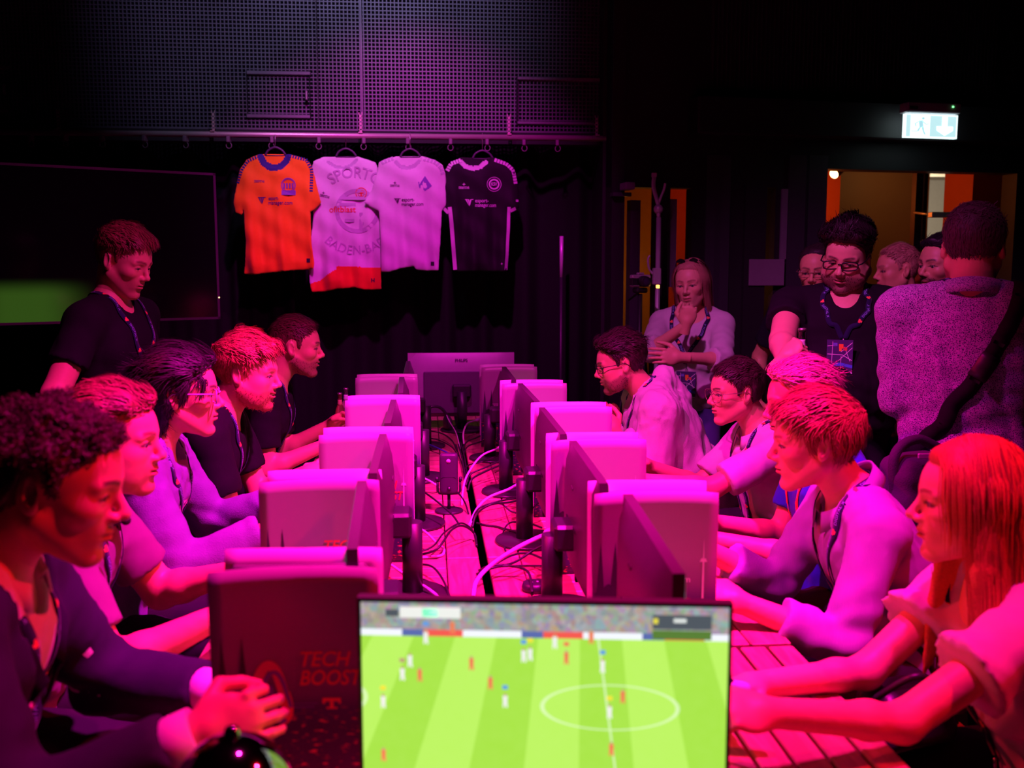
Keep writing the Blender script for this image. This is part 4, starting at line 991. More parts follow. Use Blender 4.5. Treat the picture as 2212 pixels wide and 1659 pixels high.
def plate_y(x, z): u_, v_ = x/(CW/2), z/CH; return -(.041 + .010*v_**2 + .006*u_*u_ + .006*max(0, -u_)*v_ + .0035) - .0008
WHITEP = mat('white_plastic', (.80, .78, .80), .38, noise=.03)
pm = mat('printed_plate', (.8, .8, .8), .38); N_, L_, b_ = nodes(pm)
tc = N_.new('ShaderNodeTexCoord'); sx = N_.new('ShaderNodeSeparateXYZ'); L_.new(tc.outputs['Object'], sx.inputs[0])
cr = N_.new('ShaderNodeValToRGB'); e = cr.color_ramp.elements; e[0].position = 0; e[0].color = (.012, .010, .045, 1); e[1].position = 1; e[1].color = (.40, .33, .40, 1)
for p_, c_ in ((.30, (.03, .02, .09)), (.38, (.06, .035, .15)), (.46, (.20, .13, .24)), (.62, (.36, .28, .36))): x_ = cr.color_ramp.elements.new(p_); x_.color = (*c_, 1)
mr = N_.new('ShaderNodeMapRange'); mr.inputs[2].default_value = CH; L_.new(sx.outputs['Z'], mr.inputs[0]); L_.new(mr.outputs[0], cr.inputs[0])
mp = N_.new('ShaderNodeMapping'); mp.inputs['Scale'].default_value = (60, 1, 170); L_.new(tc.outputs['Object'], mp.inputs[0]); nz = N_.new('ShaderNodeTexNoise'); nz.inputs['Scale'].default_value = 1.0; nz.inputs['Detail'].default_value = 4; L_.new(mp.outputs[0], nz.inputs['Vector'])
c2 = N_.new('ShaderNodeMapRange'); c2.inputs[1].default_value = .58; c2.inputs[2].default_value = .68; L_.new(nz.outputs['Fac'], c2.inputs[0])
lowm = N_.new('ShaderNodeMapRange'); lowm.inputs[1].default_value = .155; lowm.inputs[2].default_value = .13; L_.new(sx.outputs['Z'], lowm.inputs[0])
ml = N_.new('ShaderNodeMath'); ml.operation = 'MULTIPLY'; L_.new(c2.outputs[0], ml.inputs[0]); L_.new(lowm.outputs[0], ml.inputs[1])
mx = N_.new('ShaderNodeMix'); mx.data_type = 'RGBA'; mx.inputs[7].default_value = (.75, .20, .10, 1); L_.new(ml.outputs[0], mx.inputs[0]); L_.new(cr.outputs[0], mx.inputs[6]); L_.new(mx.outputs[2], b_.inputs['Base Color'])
PL_near, PL_far = plate_mesh('near_plate', -1), plate_mesh('far_plate', 1)
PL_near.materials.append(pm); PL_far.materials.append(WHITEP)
mb = MB(); mb.box(-.122, .118, -.036, .036, .004, .372, bev=.012); CORE = mb.mesh('core'); CORE.materials.append(mat('gloss_black', (.012, .010, .014), .15, coat=.3))
mb = MB()
for k in range(22): z = .03+k*.0155; mb.box(.117, .1215, -.030, .030, z, z+.007)
VENT = mb.mesh('vents'); VENT.materials.append(BLK2)
mb = MB(); mb.lathe([(.0, -.0), (.055, 0), (.055, .006), (.0, .006)], n=24); FOOT = mb.mesh('foot'); FOOT.materials.append(BLK2)
def art_mesh(kind):
    """flat print: 0 white, 1 orange red, 2 dark, 3 violet, 4 pink"""
    mb = MB(); f_ = lambda x, z, o=0: (x, plate_y(x, z)-o, z)
    def pl(pts, mi, o=0): mb.add([f_(x, z, o) for x, z in pts], [tuple(range(len(pts)))], False, mi)
    def strip(pts, w_, mi, o=0):
        pts = np.array(pts); T_ = np.gradient(pts, axis=0); T_ /= np.hypot(T_[:, 0], T_[:, 1])[:, None]; S_ = np.stack([-T_[:, 1], T_[:, 0]], 1); w_ = np.broadcast_to(w_, (len(pts),))[:, None]/2
        a, b = pts-S_*w_, pts+S_*w_; n = len(pts); mb.add([f_(x, z, o) for x, z in a]+[f_(x, z, o) for x, z in b], [(i, i+1, n+i+1, n+i) for i in range(n-1)], False, mi)
    for cx in (-.118, -.086): pl([(cx-.010, .14), (cx+.010, .14), (cx+.006, .205), (cx+.0035, .235), (cx, .278), (cx-.0035, .235), (cx-.006, .205)], 2)      # cathedral spires
    pl([(-.13, .12), (-.07, .12), (-.07, .165), (-.10, .185), (-.13, .165)], 2)
    cx = .106; pl([(cx-.0022, .15), (cx+.0022, .15), (cx+.0018, .235), (cx-.0018, .235)], 0); pl([(cx-.008, .232), (cx+.008, .232), (cx+.005, .240), (cx-.005, .240)], 0); pl([(cx-.0014, .24), (cx+.0014, .24), (cx, .285)], 0)   # television tower
    if kind == 'tech':
        text_on(mb, 'TECH', .036, lambda u_, v_: f_(.043+u_, .232+v_), bold=.02, shear=.25, width=.082, mi=1)
        text_on(mb, 'BOOST', .036, lambda u_, v_: f_(.052+u_, .200+v_), bold=.02, shear=.25, width=.103, mi=1)
        t = np.linspace(0, 1, 26)
        arch = [(-.075+.0, .150), (-.070, .185), (-.058, .222), (-.045, .232), (-.032, .222), (-.027, .19), (-.018, .165), (-.014, .145), (-.022, .125), (-.034, .128), (-.042, .15), (-.046, .19)]
        ar_ = np.array(arch); ti = np.linspace(0, len(ar_)-1, 60); sm_ = np.stack([np.interp(ti, range(len(ar_)), ar_[:, k]) for k in (0, 1)], 1)
        for _ in range(30): sm_[1:-1] = (sm_[:-2]+2*sm_[1:-1]+sm_[2:])/4
        strip(sm_[:34], .017, 4, .0002); strip(sm_[30:46], .020, 1, .0003); strip(sm_[42:], .014, 3, .0004); strip(sm_[4:34]+A(.008, -.012), .006, 3, .0005)
        pl([(.040, .166), (.070, .166), (.070, .160), (.058, .160), (.058, .150), (.064, .150), (.064, .147), (.046, .147), (.046, .150), (.052, .150), (.052, .160), (.040, .160)], 1)
        pl([(.040, .160), (.044, .160), (.044, .156), (.040, .156)], 1); pl([(.066, .160), (.070, .160), (.070, .156), (.066, .156)], 1)
        pl([(-.01, .158), (.032, .158), (.032, .1565), (-.01, .1565)], 3); pl([(-.01, .152), (.026, .152), (.026, .1505), (-.01, .1505)], 3)
    else:
        for k in range(4): pl([(-.075+k*.008, .205), (-.070+k*.008, .205), (-.055+k*.0035, .172), (-.058+k*.0035, .172)], 0)
        pl([(-.083, .210), (-.033, .210), (-.035, .206), (-.081, .206)], 0)
        text_on(mb, 'esport-', .020, lambda u_, v_: f_(.0+u_, .212+v_), bold=.012, width=.05, mi=0)
        text_on(mb, 'manager.com', .020, lambda u_, v_: f_(.026+u_, .192+v_), bold=.012, width=.105, mi=0)
    me = mb.mesh('print_'+kind)
    for n_, c_ in (('print_white', (.85, .8, .85)), ('print_orange', (.9, .12, .10)), ('print_dark', (.05, .02, .07)), ('print_violet', (.22, .08, .55)), ('print_pink', (.85, .16, .22))): me.materials.append(mat(n_, c_, .45))
    return me
ART = {k: art_mesh(k) for k in ('tech', 'esport')}
def console(x, y, kind, label, rz=0.0):
    c = empty('game_console', (x, y, TOP), rz, label, 'game console', 'game consoles standing on the table')
    link('core', CORE, None, c); link('vents', VENT, None, c)['kind'] = 'stuff'; link('foot', FOOT, None, c)
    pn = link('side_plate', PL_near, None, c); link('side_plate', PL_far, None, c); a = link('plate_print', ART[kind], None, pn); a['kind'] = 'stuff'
    for o_ in (x for x in c.children if x.name.startswith('foot')): pass
    return c
def PT(px, py, d): return P(px, py, d)
LCY, RCY = [], []
lw = ['nearest', 'second', 'third', 'fourth', 'farthest']
for i, (d, cxp) in enumerate(((1.60, 634), (2.27, 692), (2.91, 793), (3.66, 829), (4.40, 838))):
    q = P(cxp, 1000, d); LCY.append(q[1]+.03); console(q[0], q[1]+.03, 'tech', '%s upright console on the left side, printed plate with a city view' % lw[i], R((-1, 0, 0, 0, 1)[i]))
for i, (d, cxp) in enumerate(((2.14, 1418), (2.80, 1291), (3.46, 1236), (4.16, 1153), (4.84, 1099))):
    q = P(cxp, 1000, d); RCY.append(q[1]+.04); console(q[0], q[1]+.04, 'esport', '%s upright console on the right side, printed plate with a city view' % lw[i], R((-3, 0, 0, 0, 1)[i]))

# ------------------------------------------------------------------ screens
def pitch_mat(name, w_, h_, strength, crowd=True):
    """picture of a football match; object x across, z up from the lower edge"""
    m = bpy.data.materials.new(name); m.use_nodes = True; N, L = m.node_tree.nodes, m.node_tree.links; b = N['Principled BSDF']
    b.inputs['Base Color'].default_value = (.01, .01, .01, 1); b.inputs['Roughness'].default_value = .25
    tc = N.new('ShaderNodeTexCoord'); sx = N.new('ShaderNodeSeparateXYZ'); L.new(tc.outputs['Object'], sx.inputs[0])
    def mth(op, a, b_=None):
        n = N.new('ShaderNodeMath'); n.operation = op
        for k, v in enumerate((a, b_)):
            if v is None: continue
            if isinstance(v, (int, float)): n.inputs[k].default_value = v
            else: L.new(v, n.inputs[k])
        return n.outputs[0]
    def mixc(f, a, c):
        n = N.new('ShaderNodeMix'); n.data_type = 'RGBA'
        if isinstance(f, float): n.inputs[0].default_value = f
        else: L.new(f, n.inputs[0])
        for k, v in ((6, a), (7, c)):
            if isinstance(v, tuple): n.inputs[k].default_value = (*v, 1)
            else: L.new(v, n.inputs[k])
        return n.outputs[2]
    X, Zz = mth('DIVIDE', sx.outputs['X'], w_), mth('DIVIDE', sx.outputs['Z'], h_)          # -.5...5, 0..1
    dep = mth('SUBTRACT', 2.6, mth('MULTIPLY', Zz, .9)); st = mth('FRACT', mth('MULTIPLY', mth('SUBTRACT', X, .1), mth('DIVIDE', 8.0, dep)))
    g = mixc(mth('GREATER_THAN', st, .5), (.36, .72, .055), (.47, .84, .11))
    nz = N.new('ShaderNodeTexNoise'); nz.inputs['Scale'].default_value = 60; L.new(tc.outputs['Object'], nz.inputs['Vector']); g = mixc(mth('MULTIPLY', nz.outputs['Fac'], .12), g, (.6, .9, .25))
    def ring(cx, cz, rx, rz_, t):
        d = mth('SQRT', mth('ADD', mth('POWER', mth('DIVIDE', mth('SUBTRACT', X, cx), rx), 2.0), mth('POWER', mth('DIVIDE', mth('SUBTRACT', Zz, cz), rz_), 2.0))); return mth('LESS_THAN', mth('ABSOLUTE', mth('SUBTRACT', d, 1.0)), t)
    hl = mth('LESS_THAN', mth('ABSOLUTE', mth('SUBTRACT', X, mth('SUBTRACT', .215, mth('MULTIPLY', Zz, .075)))), .0028)
    lines = mth('MAXIMUM', hl, mth('MAXIMUM', ring(.183, .52, .185, .115, .03), ring(-.60, .55, .11, .10, .05)))
    g = mixc(mth('MULTIPLY', lines, .55), g, (.85, .97, .70))
    if crowd:
        vo = N.new('ShaderNodeTexVoronoi'); vo.inputs['Scale'].default_value = 130; L.new(tc.outputs['Object'], vo.inputs['Vector'])
        cr = mixc(.80, vo.outputs['Color'], (.30, .28, .28)); g = mixc(mth('GREATER_THAN', Zz, .90), g, cr)
        adn = mth('FRACT', mth('MULTIPLY', X, 3.05)); ad = mixc(mth('LESS_THAN', adn, .33), (.85, .88, .95), (.85, .10, .08)); ad = mixc(mth('GREATER_THAN', adn, .82), ad, (.10, .14, .40))
        g = mixc(mth('MULTIPLY', mth('GREATER_THAN', Zz, .868), mth('LESS_THAN', Zz, .902)), g, ad)
    L.new(g, b.inputs['Emission Color']); b.inputs['Emission Strength'].default_value = strength
    return m
MW, MH = .545, .325
SIDE = pitch_mat('match_picture', MW, MH, .17)
# shell: thin panel with a bulged back; local -y is the screen side, z from the panel's lower edge
def shell_mesh(W_, H_):
    nu, nz_ = 13, 9; V = []; F = []
    for j in range(nz_):
        for i in range(nu):
            u_, v_ = i/(nu-1)*2-1, j/(nz_-1)*2-1; bl = (1-abs(u_)**4)*(1-abs(v_)**4); V.append((u_*W_/2, .010+.028*bl**.7, (v_+1)/2*H_))
    n = nu*nz_
    for j in range(nz_-1):
        for i in range(nu-1): a = j*nu+i; F.append((a+1, a, a+nu, a+nu+1))
    mb = MB(); mb.add(V, F, True); mb.box(-W_/2, W_/2, -.010, .0101, 0, H_); return mb
def monitor(x, y, rz, label, z0=.065, W_=MW, H_=MH, pic=None, logo=True, group='monitors along the table', base_off=.085, slot=True):
    """origin on the table under the panel; the back (+y local) carries the stand"""
    m = empty('monitor', (x, y, TOP), rz, label, 'monitor', group)
    s_ = shell_mesh(W_, H_).build('case', mat('monitor_black', (.075, .055, .070), .42, bump=.04, bscale=300), m); s_.location.z = z0
    mb = MB(); mb.box(-W_/2+.006, W_/2-.006, -.012, -.010, .010, H_-.006); sc_ = mb.build('screen', pic or SIDE, m); sc_.location.z = z0
    st_ = empty('stand', (0, 0, 0)); st_.parent = m
    mb = MB(); mb.tube([A(0, base_off, .008), A(0, base_off, z0+H_*.42)], .027, 18); mb.build('pole', BLK2, st_)
    MB().box(-.05, .05, .03, base_off, z0+H_*.32, z0+H_*.52, bev=.008).build('bracket', BLK2, st_)
    MB().lathe([(.112, 0), (.115, .004), (.112, .010), (.03, .014)], c=(0, base_off-.02, 0), n=36).build('base', mat('base_black', (.03, .025, .03), .3), st_)
    if slot: MB().box(-.085, .085, .0375, .040, z0+H_*.50-.004, z0+H_*.50+.004).build('cable_slot', BLK, m)
    if logo:
        mb = MB()
        for dx in (-.011, .011):
            mb.tube([A(dx+.006*math.cos(t), .0365, z0+H_*.78+.004*math.sin(t)) for t in np.linspace(0, 2*PI, 9)], .0012, 5)
        mb.build('maker_mark', mat('mark_grey', (.10, .08, .10), .4), m)['kind'] = 'stuff'
    MB().box(-.03, -.01, .02, .03, z0+.02, z0+.05).build('port_block', BLK, m)
    return m
for i, (yc, xo) in enumerate(((LCY[1]-.352, -.30), (LCY[2]-.352, -.29), (LCY[3]-.352, -.285), (LCY[4]-.352, -.27), (LCY[4]+.37, -.26))):
    monitor(xo, yc, R(-90+(2, 0, 0, 1, 0)[i]), '%s black monitor on the left side, its back to the table centre' % lw[i])
for i, (yc, xo) in enumerate(((RCY[0]-.352, .245), (RCY[1]-.352, .232), (RCY[2]-.352, .225), (RCY[3]-.352, .22), (RCY[4]-.352, .20))):
    monitor(xo, yc, R(90+(-3, -1, 0, 1, 0)[i]), '%s black monitor on the right side, its back to the table centre' % lw[i])
# the near screen facing the camera
NW = 808/FPX*1.44; NH = NW*.575; tc_ = P(1174, 1293, 1.44); NEARP = pitch_mat('near_match_picture', NW-.012, NH-.016, 1.1)
nm = monitor(tc_[0], tc_[1], R(-7.6), 'bright green football match on the nearest screen facing us', z0=tc_[2]-TOP-NH, W_=NW, H_=NH, pic=NEARP, group=None)
nm['category'] = 'monitor'
scn = [o for o in nm.children if o.name.startswith('screen')][0]
pl_ = empty('match_graphics', (0, -.0125, 0)); pl_.parent = scn
def glow(n, c, s=1.0): return mat('pix_'+n, c, .5, emit=c, estr=s)
pc = {'w': glow('white', (.85, .9, .85)), 'r': glow('red', (.85, .22, .10)), 'b': glow('blue', (.12, .35, .8)), 'y': glow('yellow', (.9, .8, .05)), 'k': glow('dark', (.10, .22, .04)), 's': glow('skin', (.5, .35, .2)), 'g': glow('score', (.05, .6, .3)), 'd': glow('panel', (.08, .10, .12))}
def S2(px, py): return ((px-1174)/808*NW*1.0, NH - (py-1293)/ (808/NW)*1.0)
def quad(x0, x1, z0_, z1_, k, nm_='shirt'): return MB().box(x0, x1, -.0006, 0, z0_, z1_).build(nm_, pc[k], pl_)
for px, py, c, hdm in ((920, 1375, 'w', 'b'), (868, 1458, 'w', 's'), (885, 1428, 'w', None), (825, 1522, 'w', 'y'), (906, 1460, 'r', None), (1019, 1432, 'r', None), (1060, 1475, 'r', None), (1132, 1412, 'w', 'b'), (1146, 1408, 'w', 'y'), (1199, 1380, 'w', 's'), (1224, 1415, 'r', 'r'), (1277, 1368, 'r', None), (1302, 1432, 'w', 'b'), (1346, 1500, 'r', None), (1092, 1515, 'w', 'b'), (1318, 1535, 'w', 'y'), (1323, 1620, 'r', None), (824, 1645, 'r', None), (978, 1352, 'r', None)):
    x_, z_ = S2(px, py); mb = MB(); f_ = .5/808*NW*2
    mb.prism([(x_-.0035, z_+.006), (x_+.0035, z_+.006), (x_+.003, z_-.003), (x_+.0038, z_-.012), (x_+.001, z_-.011), (x_, z_-.006), (x_-.002, z_-.012), (x_-.0035, z_-.011), (x_-.003, z_-.003)], -.0008, 0); mb.build('player', pc[c], pl_)
    quad(x_-.0018, x_+.0018, z_+.006, z_+.0095, 's', 'player_head')
    if hdm: quad(x_-.004, x_+.004, z_+.016, z_+.022, hdm, 'player_marker')
x_, z_ = S2(930, 1322); quad(x_-.044, x_+.044, z_-.008, z_+.008, 'w', 'score_bar'); quad(x_-.011, x_+.011, z_-.006, z_+.006, 'g', 'score_box'); quad(x_-.065, x_-.046, z_-.006, z_+.004, 'd', 'clock_box')
x_, z_ = S2(1470, 1335); quad(x_-.042, x_+.042, z_-.010, z_+.011, 'd', 'name_panel'); quad(x_-.042, x_+.042, z_-.025, z_-.012, 'k', 'stamina_panel'); quad(x_-.041, x_-.034, z_-.002, z_+.006, 'y', 'panel_icon'); quad(x_-.012, x_+.006, z_, z_+.006, 'w', 'panel_text')
for o in pl_.children: o.location.y = 0
# far monitor seen from behind, with the maker's name
fm = P(996, 762, 5.3); FW = .565; FH = .34
fmo = monitor(fm[0], fm[1], R(180), 'far monitor at the table end, seen from behind with silver name on its back', z0=fm[2]-TOP-FH, W_=FW, H_=FH, pic=SIDE, logo=False, group=None, slot=False)
fmo['category'] = 'monitor'
fmo_case = [o for o in fmo.children if o.name.startswith('case')][0]; fmo_case.data.materials[0] = mat('monitor_silver', (.34, .27, .33), .4)
MB().box(-.20, .20, .036, .045, .02, FH*.72, bev=.008).build('back_cover', mat('cover_black', (.10, .08, .11), .4), fmo).location.z = fm[2]-TOP-FH
mb = MB(); text_on(mb, 'PHILIPS', .021, lambda u_, v_: (-u_, .0365, v_), bold=.02, width=.066); mb.build('lettering', mat('mark_dark', (.02, .01, .03), .4), fmo).location.z = fm[2]-TOP-FH*.11

# ------------------------------------------------------------------ microphone on its stand
q = PZ(970, 1105, TOP); mic = empty('microphone', (q[0], q[1], TOP), R(-4), 'black desk microphone on a round foot beside the cable gap', 'microphone')
MB().lathe([(.050, 0), (.051, .004), (.048, .008), (.006, .010)], n=32).build('base', BLK2, mic)
MB().tube([A(0, 0, .008), A(0, 0, .07)], .006, 10).build('stem', BLK2, mic)
MB().tube([A(-.040, 0, .12), A(-.040, 0, .075), A(-.034, 0, .066), A(0, 0, .064), A(.034, 0, .066), A(.040, 0, .075), A(.040, 0, .12)], .0045, 8).build('yoke', BLK2, mic)
for s in (-1, 1): MB().lathe([(.008, -.006), (.009, 0), (.008, .006)], M=Matrix.Translation((s*.042, 0, .118)) @ Matrix.Rotation(PI/2, 4, 'Y'), n=14).build('side_screw', BLK2, mic)
mb = MB(); prof = []; 
for z_, k in ((.068, .86), (.074, .97), (.082, 1), (.196, 1), (.204, .97), (.210, .86)):
    prof.append([(math.copysign(abs(math.cos(t))**.55, math.cos(t))*.0325*k, math.copysign(abs(math.sin(t))**.55, math.sin(t))*.020*k, z_) for t in np.linspace(0, 2*PI, 33)[:-1]])
n = 32; mb.add([v for r_ in prof for v in r_], [(i*n+k, i*n+(k+1) % n, (i+1)*n+(k+1) % n, (i+1)*n+k) for i in range(5) for k in range(n)] + [tuple(range(n))[::-1], tuple(5*n+k for k in range(n))], True); mb.build('body', mat('mic_grey', (.05, .03, .06), .45), mic)
MB().box(-.029, .029, -.0205, -.0195, .128, .1285).build('seam', BLK, mic); mb = MB(); mb.lathe([(.0, 0), (.0075, 0), (.0075, .001)], M=Matrix.Translation((0, -.0202, .186)) @ Matrix.Rotation(PI/2, 4, 'X'), n=18); mb.build('maker_mark', mat('mark_silver', (.7, .65, .75), .4), mic)
MB().lathe([(.0, 0), (.007, 0), (.006, .006), (0, .006)], M=Matrix.Translation((.002, -.0202, .088)) @ Matrix.Rotation(PI/2, 4, 'X'), n=16).build('dial', BLK2, mic)

# ------------------------------------------------------------------ bottles, trophy, headphones, controllers
def bottle(loc, label, glass, group, sc_=1.0, tilt=0, lab=(.8, .75, .7)):
    b = empty('bottle', loc, 0, label, 'bottle', group); b.rotation_euler = (0, tilt, 0); b.scale = (sc_,)*3
    MB().lathe([(.026, 0), (.030, .004), (.030, .11), (.027, .135), (.0155, .165), (.0125, .185), (.0125, .222), (.0145, .223), (.0145, .232)], n=22).build('glass_body', glass, b)
    MB().lathe([(.0303, .035), (.0305, .036), (.0305, .10), (.0303, .101)], n=22).build('label_band', mat('bottle_label_%d' % int(lab[0]*100), lab, .6), b)
    MB().lathe([(.0165, .160), (.0148, .175), (.0130, .188), (.0130, .195)], n=22).build('neck_label', MATS['bottle_label_%d' % int(lab[0]*100)], b)
    MB().lathe([(.0150, .229), (.0155, .231), (.0145, .237), (.008, .238)], n=18).build('cap', mat('cap_metal', (.5, .45, .4), .35, .8), b)
    return b
G1 = mat('amber_glass', (.75, .35, .18), .08, trans=.75); G2 = mat('green_glass', (.02, .03, .02), .08, trans=.3)
q = P(735, 905, 5.25); bottle((q[0], q[1], TOP), 'amber bottle with orange label, nearer of the two on the far left table corner', G1, 'bottles on the table', .86, 0, (.85, .45, .25))
q = P(748, 893, 5.42); bottle((q[0], q[1], TOP), 'clear bottle with pale label, behind the amber bottle on the table corner', mat('clear_glass', (.85, .75, .8), .06, trans=.9), 'bottles on the table', .88, 0, (.8, .75, .8))
# shiny domed trophy in the foreground
q = P(505, 1700, 1.32); q = A(q[0], q[1], TOP); tr = empty('trophy', tuple(q), 0, 'shiny black metal dome in the left foreground reflecting the lamps', 'trophy')
hz_ = P(505, 1572, 1.32)[2]-TOP; rr = .082
MB().lathe([(.075, 0), (.078, .01), (.06, .03), (.03, .045), (.028, hz_-.125), (.05, hz_-.115)], n=40).build('foot', mat('trophy_black', (.02, .018, .02), .2, coat=.5), tr)
MB().lathe([(.05, hz_-.115), (rr*1.02, hz_-.105), (rr*1.02, hz_-.098), (rr, hz_-.095)] + [(rr*math.cos(t), hz_-.095+.090*math.sin(t)) for t in np.linspace(.05, 1.5, 16)], n=56).build('dome', mat('dark_chrome', (.35, .33, .34), .06, 1.0, noise=.02), tr)
MB().lathe([(.010, hz_-.008), (.012, hz_-.002), (.008, hz_+.006), (.002, hz_+.008)], n=20).build('knob', MATS['dark_chrome'], tr)
mb = MB()
for k in range(20): t = 2*PI*k/20; mb.tube([q_ for q_ in (A(rr*1.03*math.cos(t), rr*1.03*math.sin(t), hz_-.107), A(rr*1.03*math.cos(t), rr*1.03*math.sin(t), hz_-.096))], .006, 6)
mb.build('beaded_rim', MATS['dark_chrome'], tr)['kind'] = 'stuff'
q = PZ(938, 935, TOP); hp = empty('headphones', (q[0], q[1], TOP), R(20), 'black headphones lying behind the far left monitor', 'headphones')
MB().tube([A(.075*math.cos(t), 0, .055+.085*math.sin(t)) for t in np.linspace(-.2, PI+.2, 20)], .008, 8).build('headband', BLK2, hp)
for s in (-1, 1): MB().lathe([(.02, -.018), (.040, -.012), (.042, .008), (.03, .016)], M=Matrix.Translation((s*.076, 0, .045)) @ Matrix.Rotation(s*PI/2, 4, 'Y'), n=20).build('ear_cup', BLK2, hp)
# ------------------------------------------------------------------ cables
CB = {'k': mat('cable_black', (.015, .012, .016), .5), 'w': mat('cable_white', (.75, .70, .75), .45), 'u': mat('cable_blue', (.05, .07, .45), .5)}
def bez(pts, n=30):
    pts = np.array(pts, float); m = len(pts); P2 = np.vstack([2*pts[0]-pts[1], pts, 2*pts[-1]-pts[-2]]); out = []
    for i in range(m-1):
        a, b, c, d = P2[i:i+4]
        for t in np.linspace(0, 1, max(4, n//(m-1)), endpoint=False): out.append(.5*((2*b)+(-a+c)*t+(2*a-5*b+4*c-d)*t*t+(-a+3*b-3*c+d)*t**3))
    out.append(pts[-1]); return np.array(out)
def cable(pts, c, label, r_=.0032, plug=None):
    """pts: (px, py, height above the table)"""
    w_ = [PZ(x, y, TOP+h+r_) for x, y, h in pts]; o = empty('cable', (0, 0, 0), 0, label, 'cable', 'cables in the middle of the table'); p_ = bez(w_, 36); p_[:, 2] = np.maximum(p_[:, 2], TOP+r_+.0005)
    MB().tube(p_, r_, 7).build('wire', CB[c], o)
    if plug is not None:
        a, b = p_[0], p_[1]; d_ = unit(a-b); MB().tube([a-d_*.012, a, a+d_*.026], [r_*1.3, r_*2.1, r_*2.1], 8).build('plug', CB[plug], o)
    return o
cable([(1182, 1152, .10), (1120, 1182, .09), (1060, 1222, .045), (1030, 1255, .02), (1022, 1290, .0)], 'w', 'thick white cable rising to the nearest right monitor', .0060, 'w')
cable([(1128, 1040, .08), (1098, 1057, .07), (1055, 1075, .05), (1030, 1100, .02), (1014, 1135, .0)], 'w', 'white cable with a long plug beside the third right stand', .0048, 'w')
cable([(1078, 968, .09), (1040, 985, .09), (1010, 1025, .05), (1000, 1060, .01), (998, 1090, .0)], 'w', 'white cable arching up behind the microphone', .0042, 'w')
cable([(896, 1138, .05), (920, 1150, .05), (945, 1175, .02), (958, 1185, .0), (957, 1198, .0), (940, 1203, .0), (905, 1205, .0)], 'w', 'white cable looping out of the third left console', .0042, 'w')
cable([(895, 1028, .06), (920, 1035, .05), (942, 1048, .03), (950, 1058, .0)], 'w', 'short white cable beside the fourth left stand', .0042, 'w')
cable([(1030, 908, .07), (1010, 915, .07), (1001, 935, .05), (1002, 960, .0)], 'w', 'white cable dropping from the far right console', .0045, 'w')
cable([(960, 880, .10), (968, 905, .08), (985, 935, .05), (994, 970, .0)], 'w', 'thin pale cable hanging from the far monitor', .0026)
cable([(925, 960, .02), (945, 968, .02), (970, 980, .01), (985, 990, .0)], 'u', 'blue cable on the left tables behind the microphone', .0040)
cable([(842, 1218, .03), (880, 1245, .03), (925, 1272, .02), (960, 1300, .0)], 'w', 'pale cable curving past the second left stand', .0042)
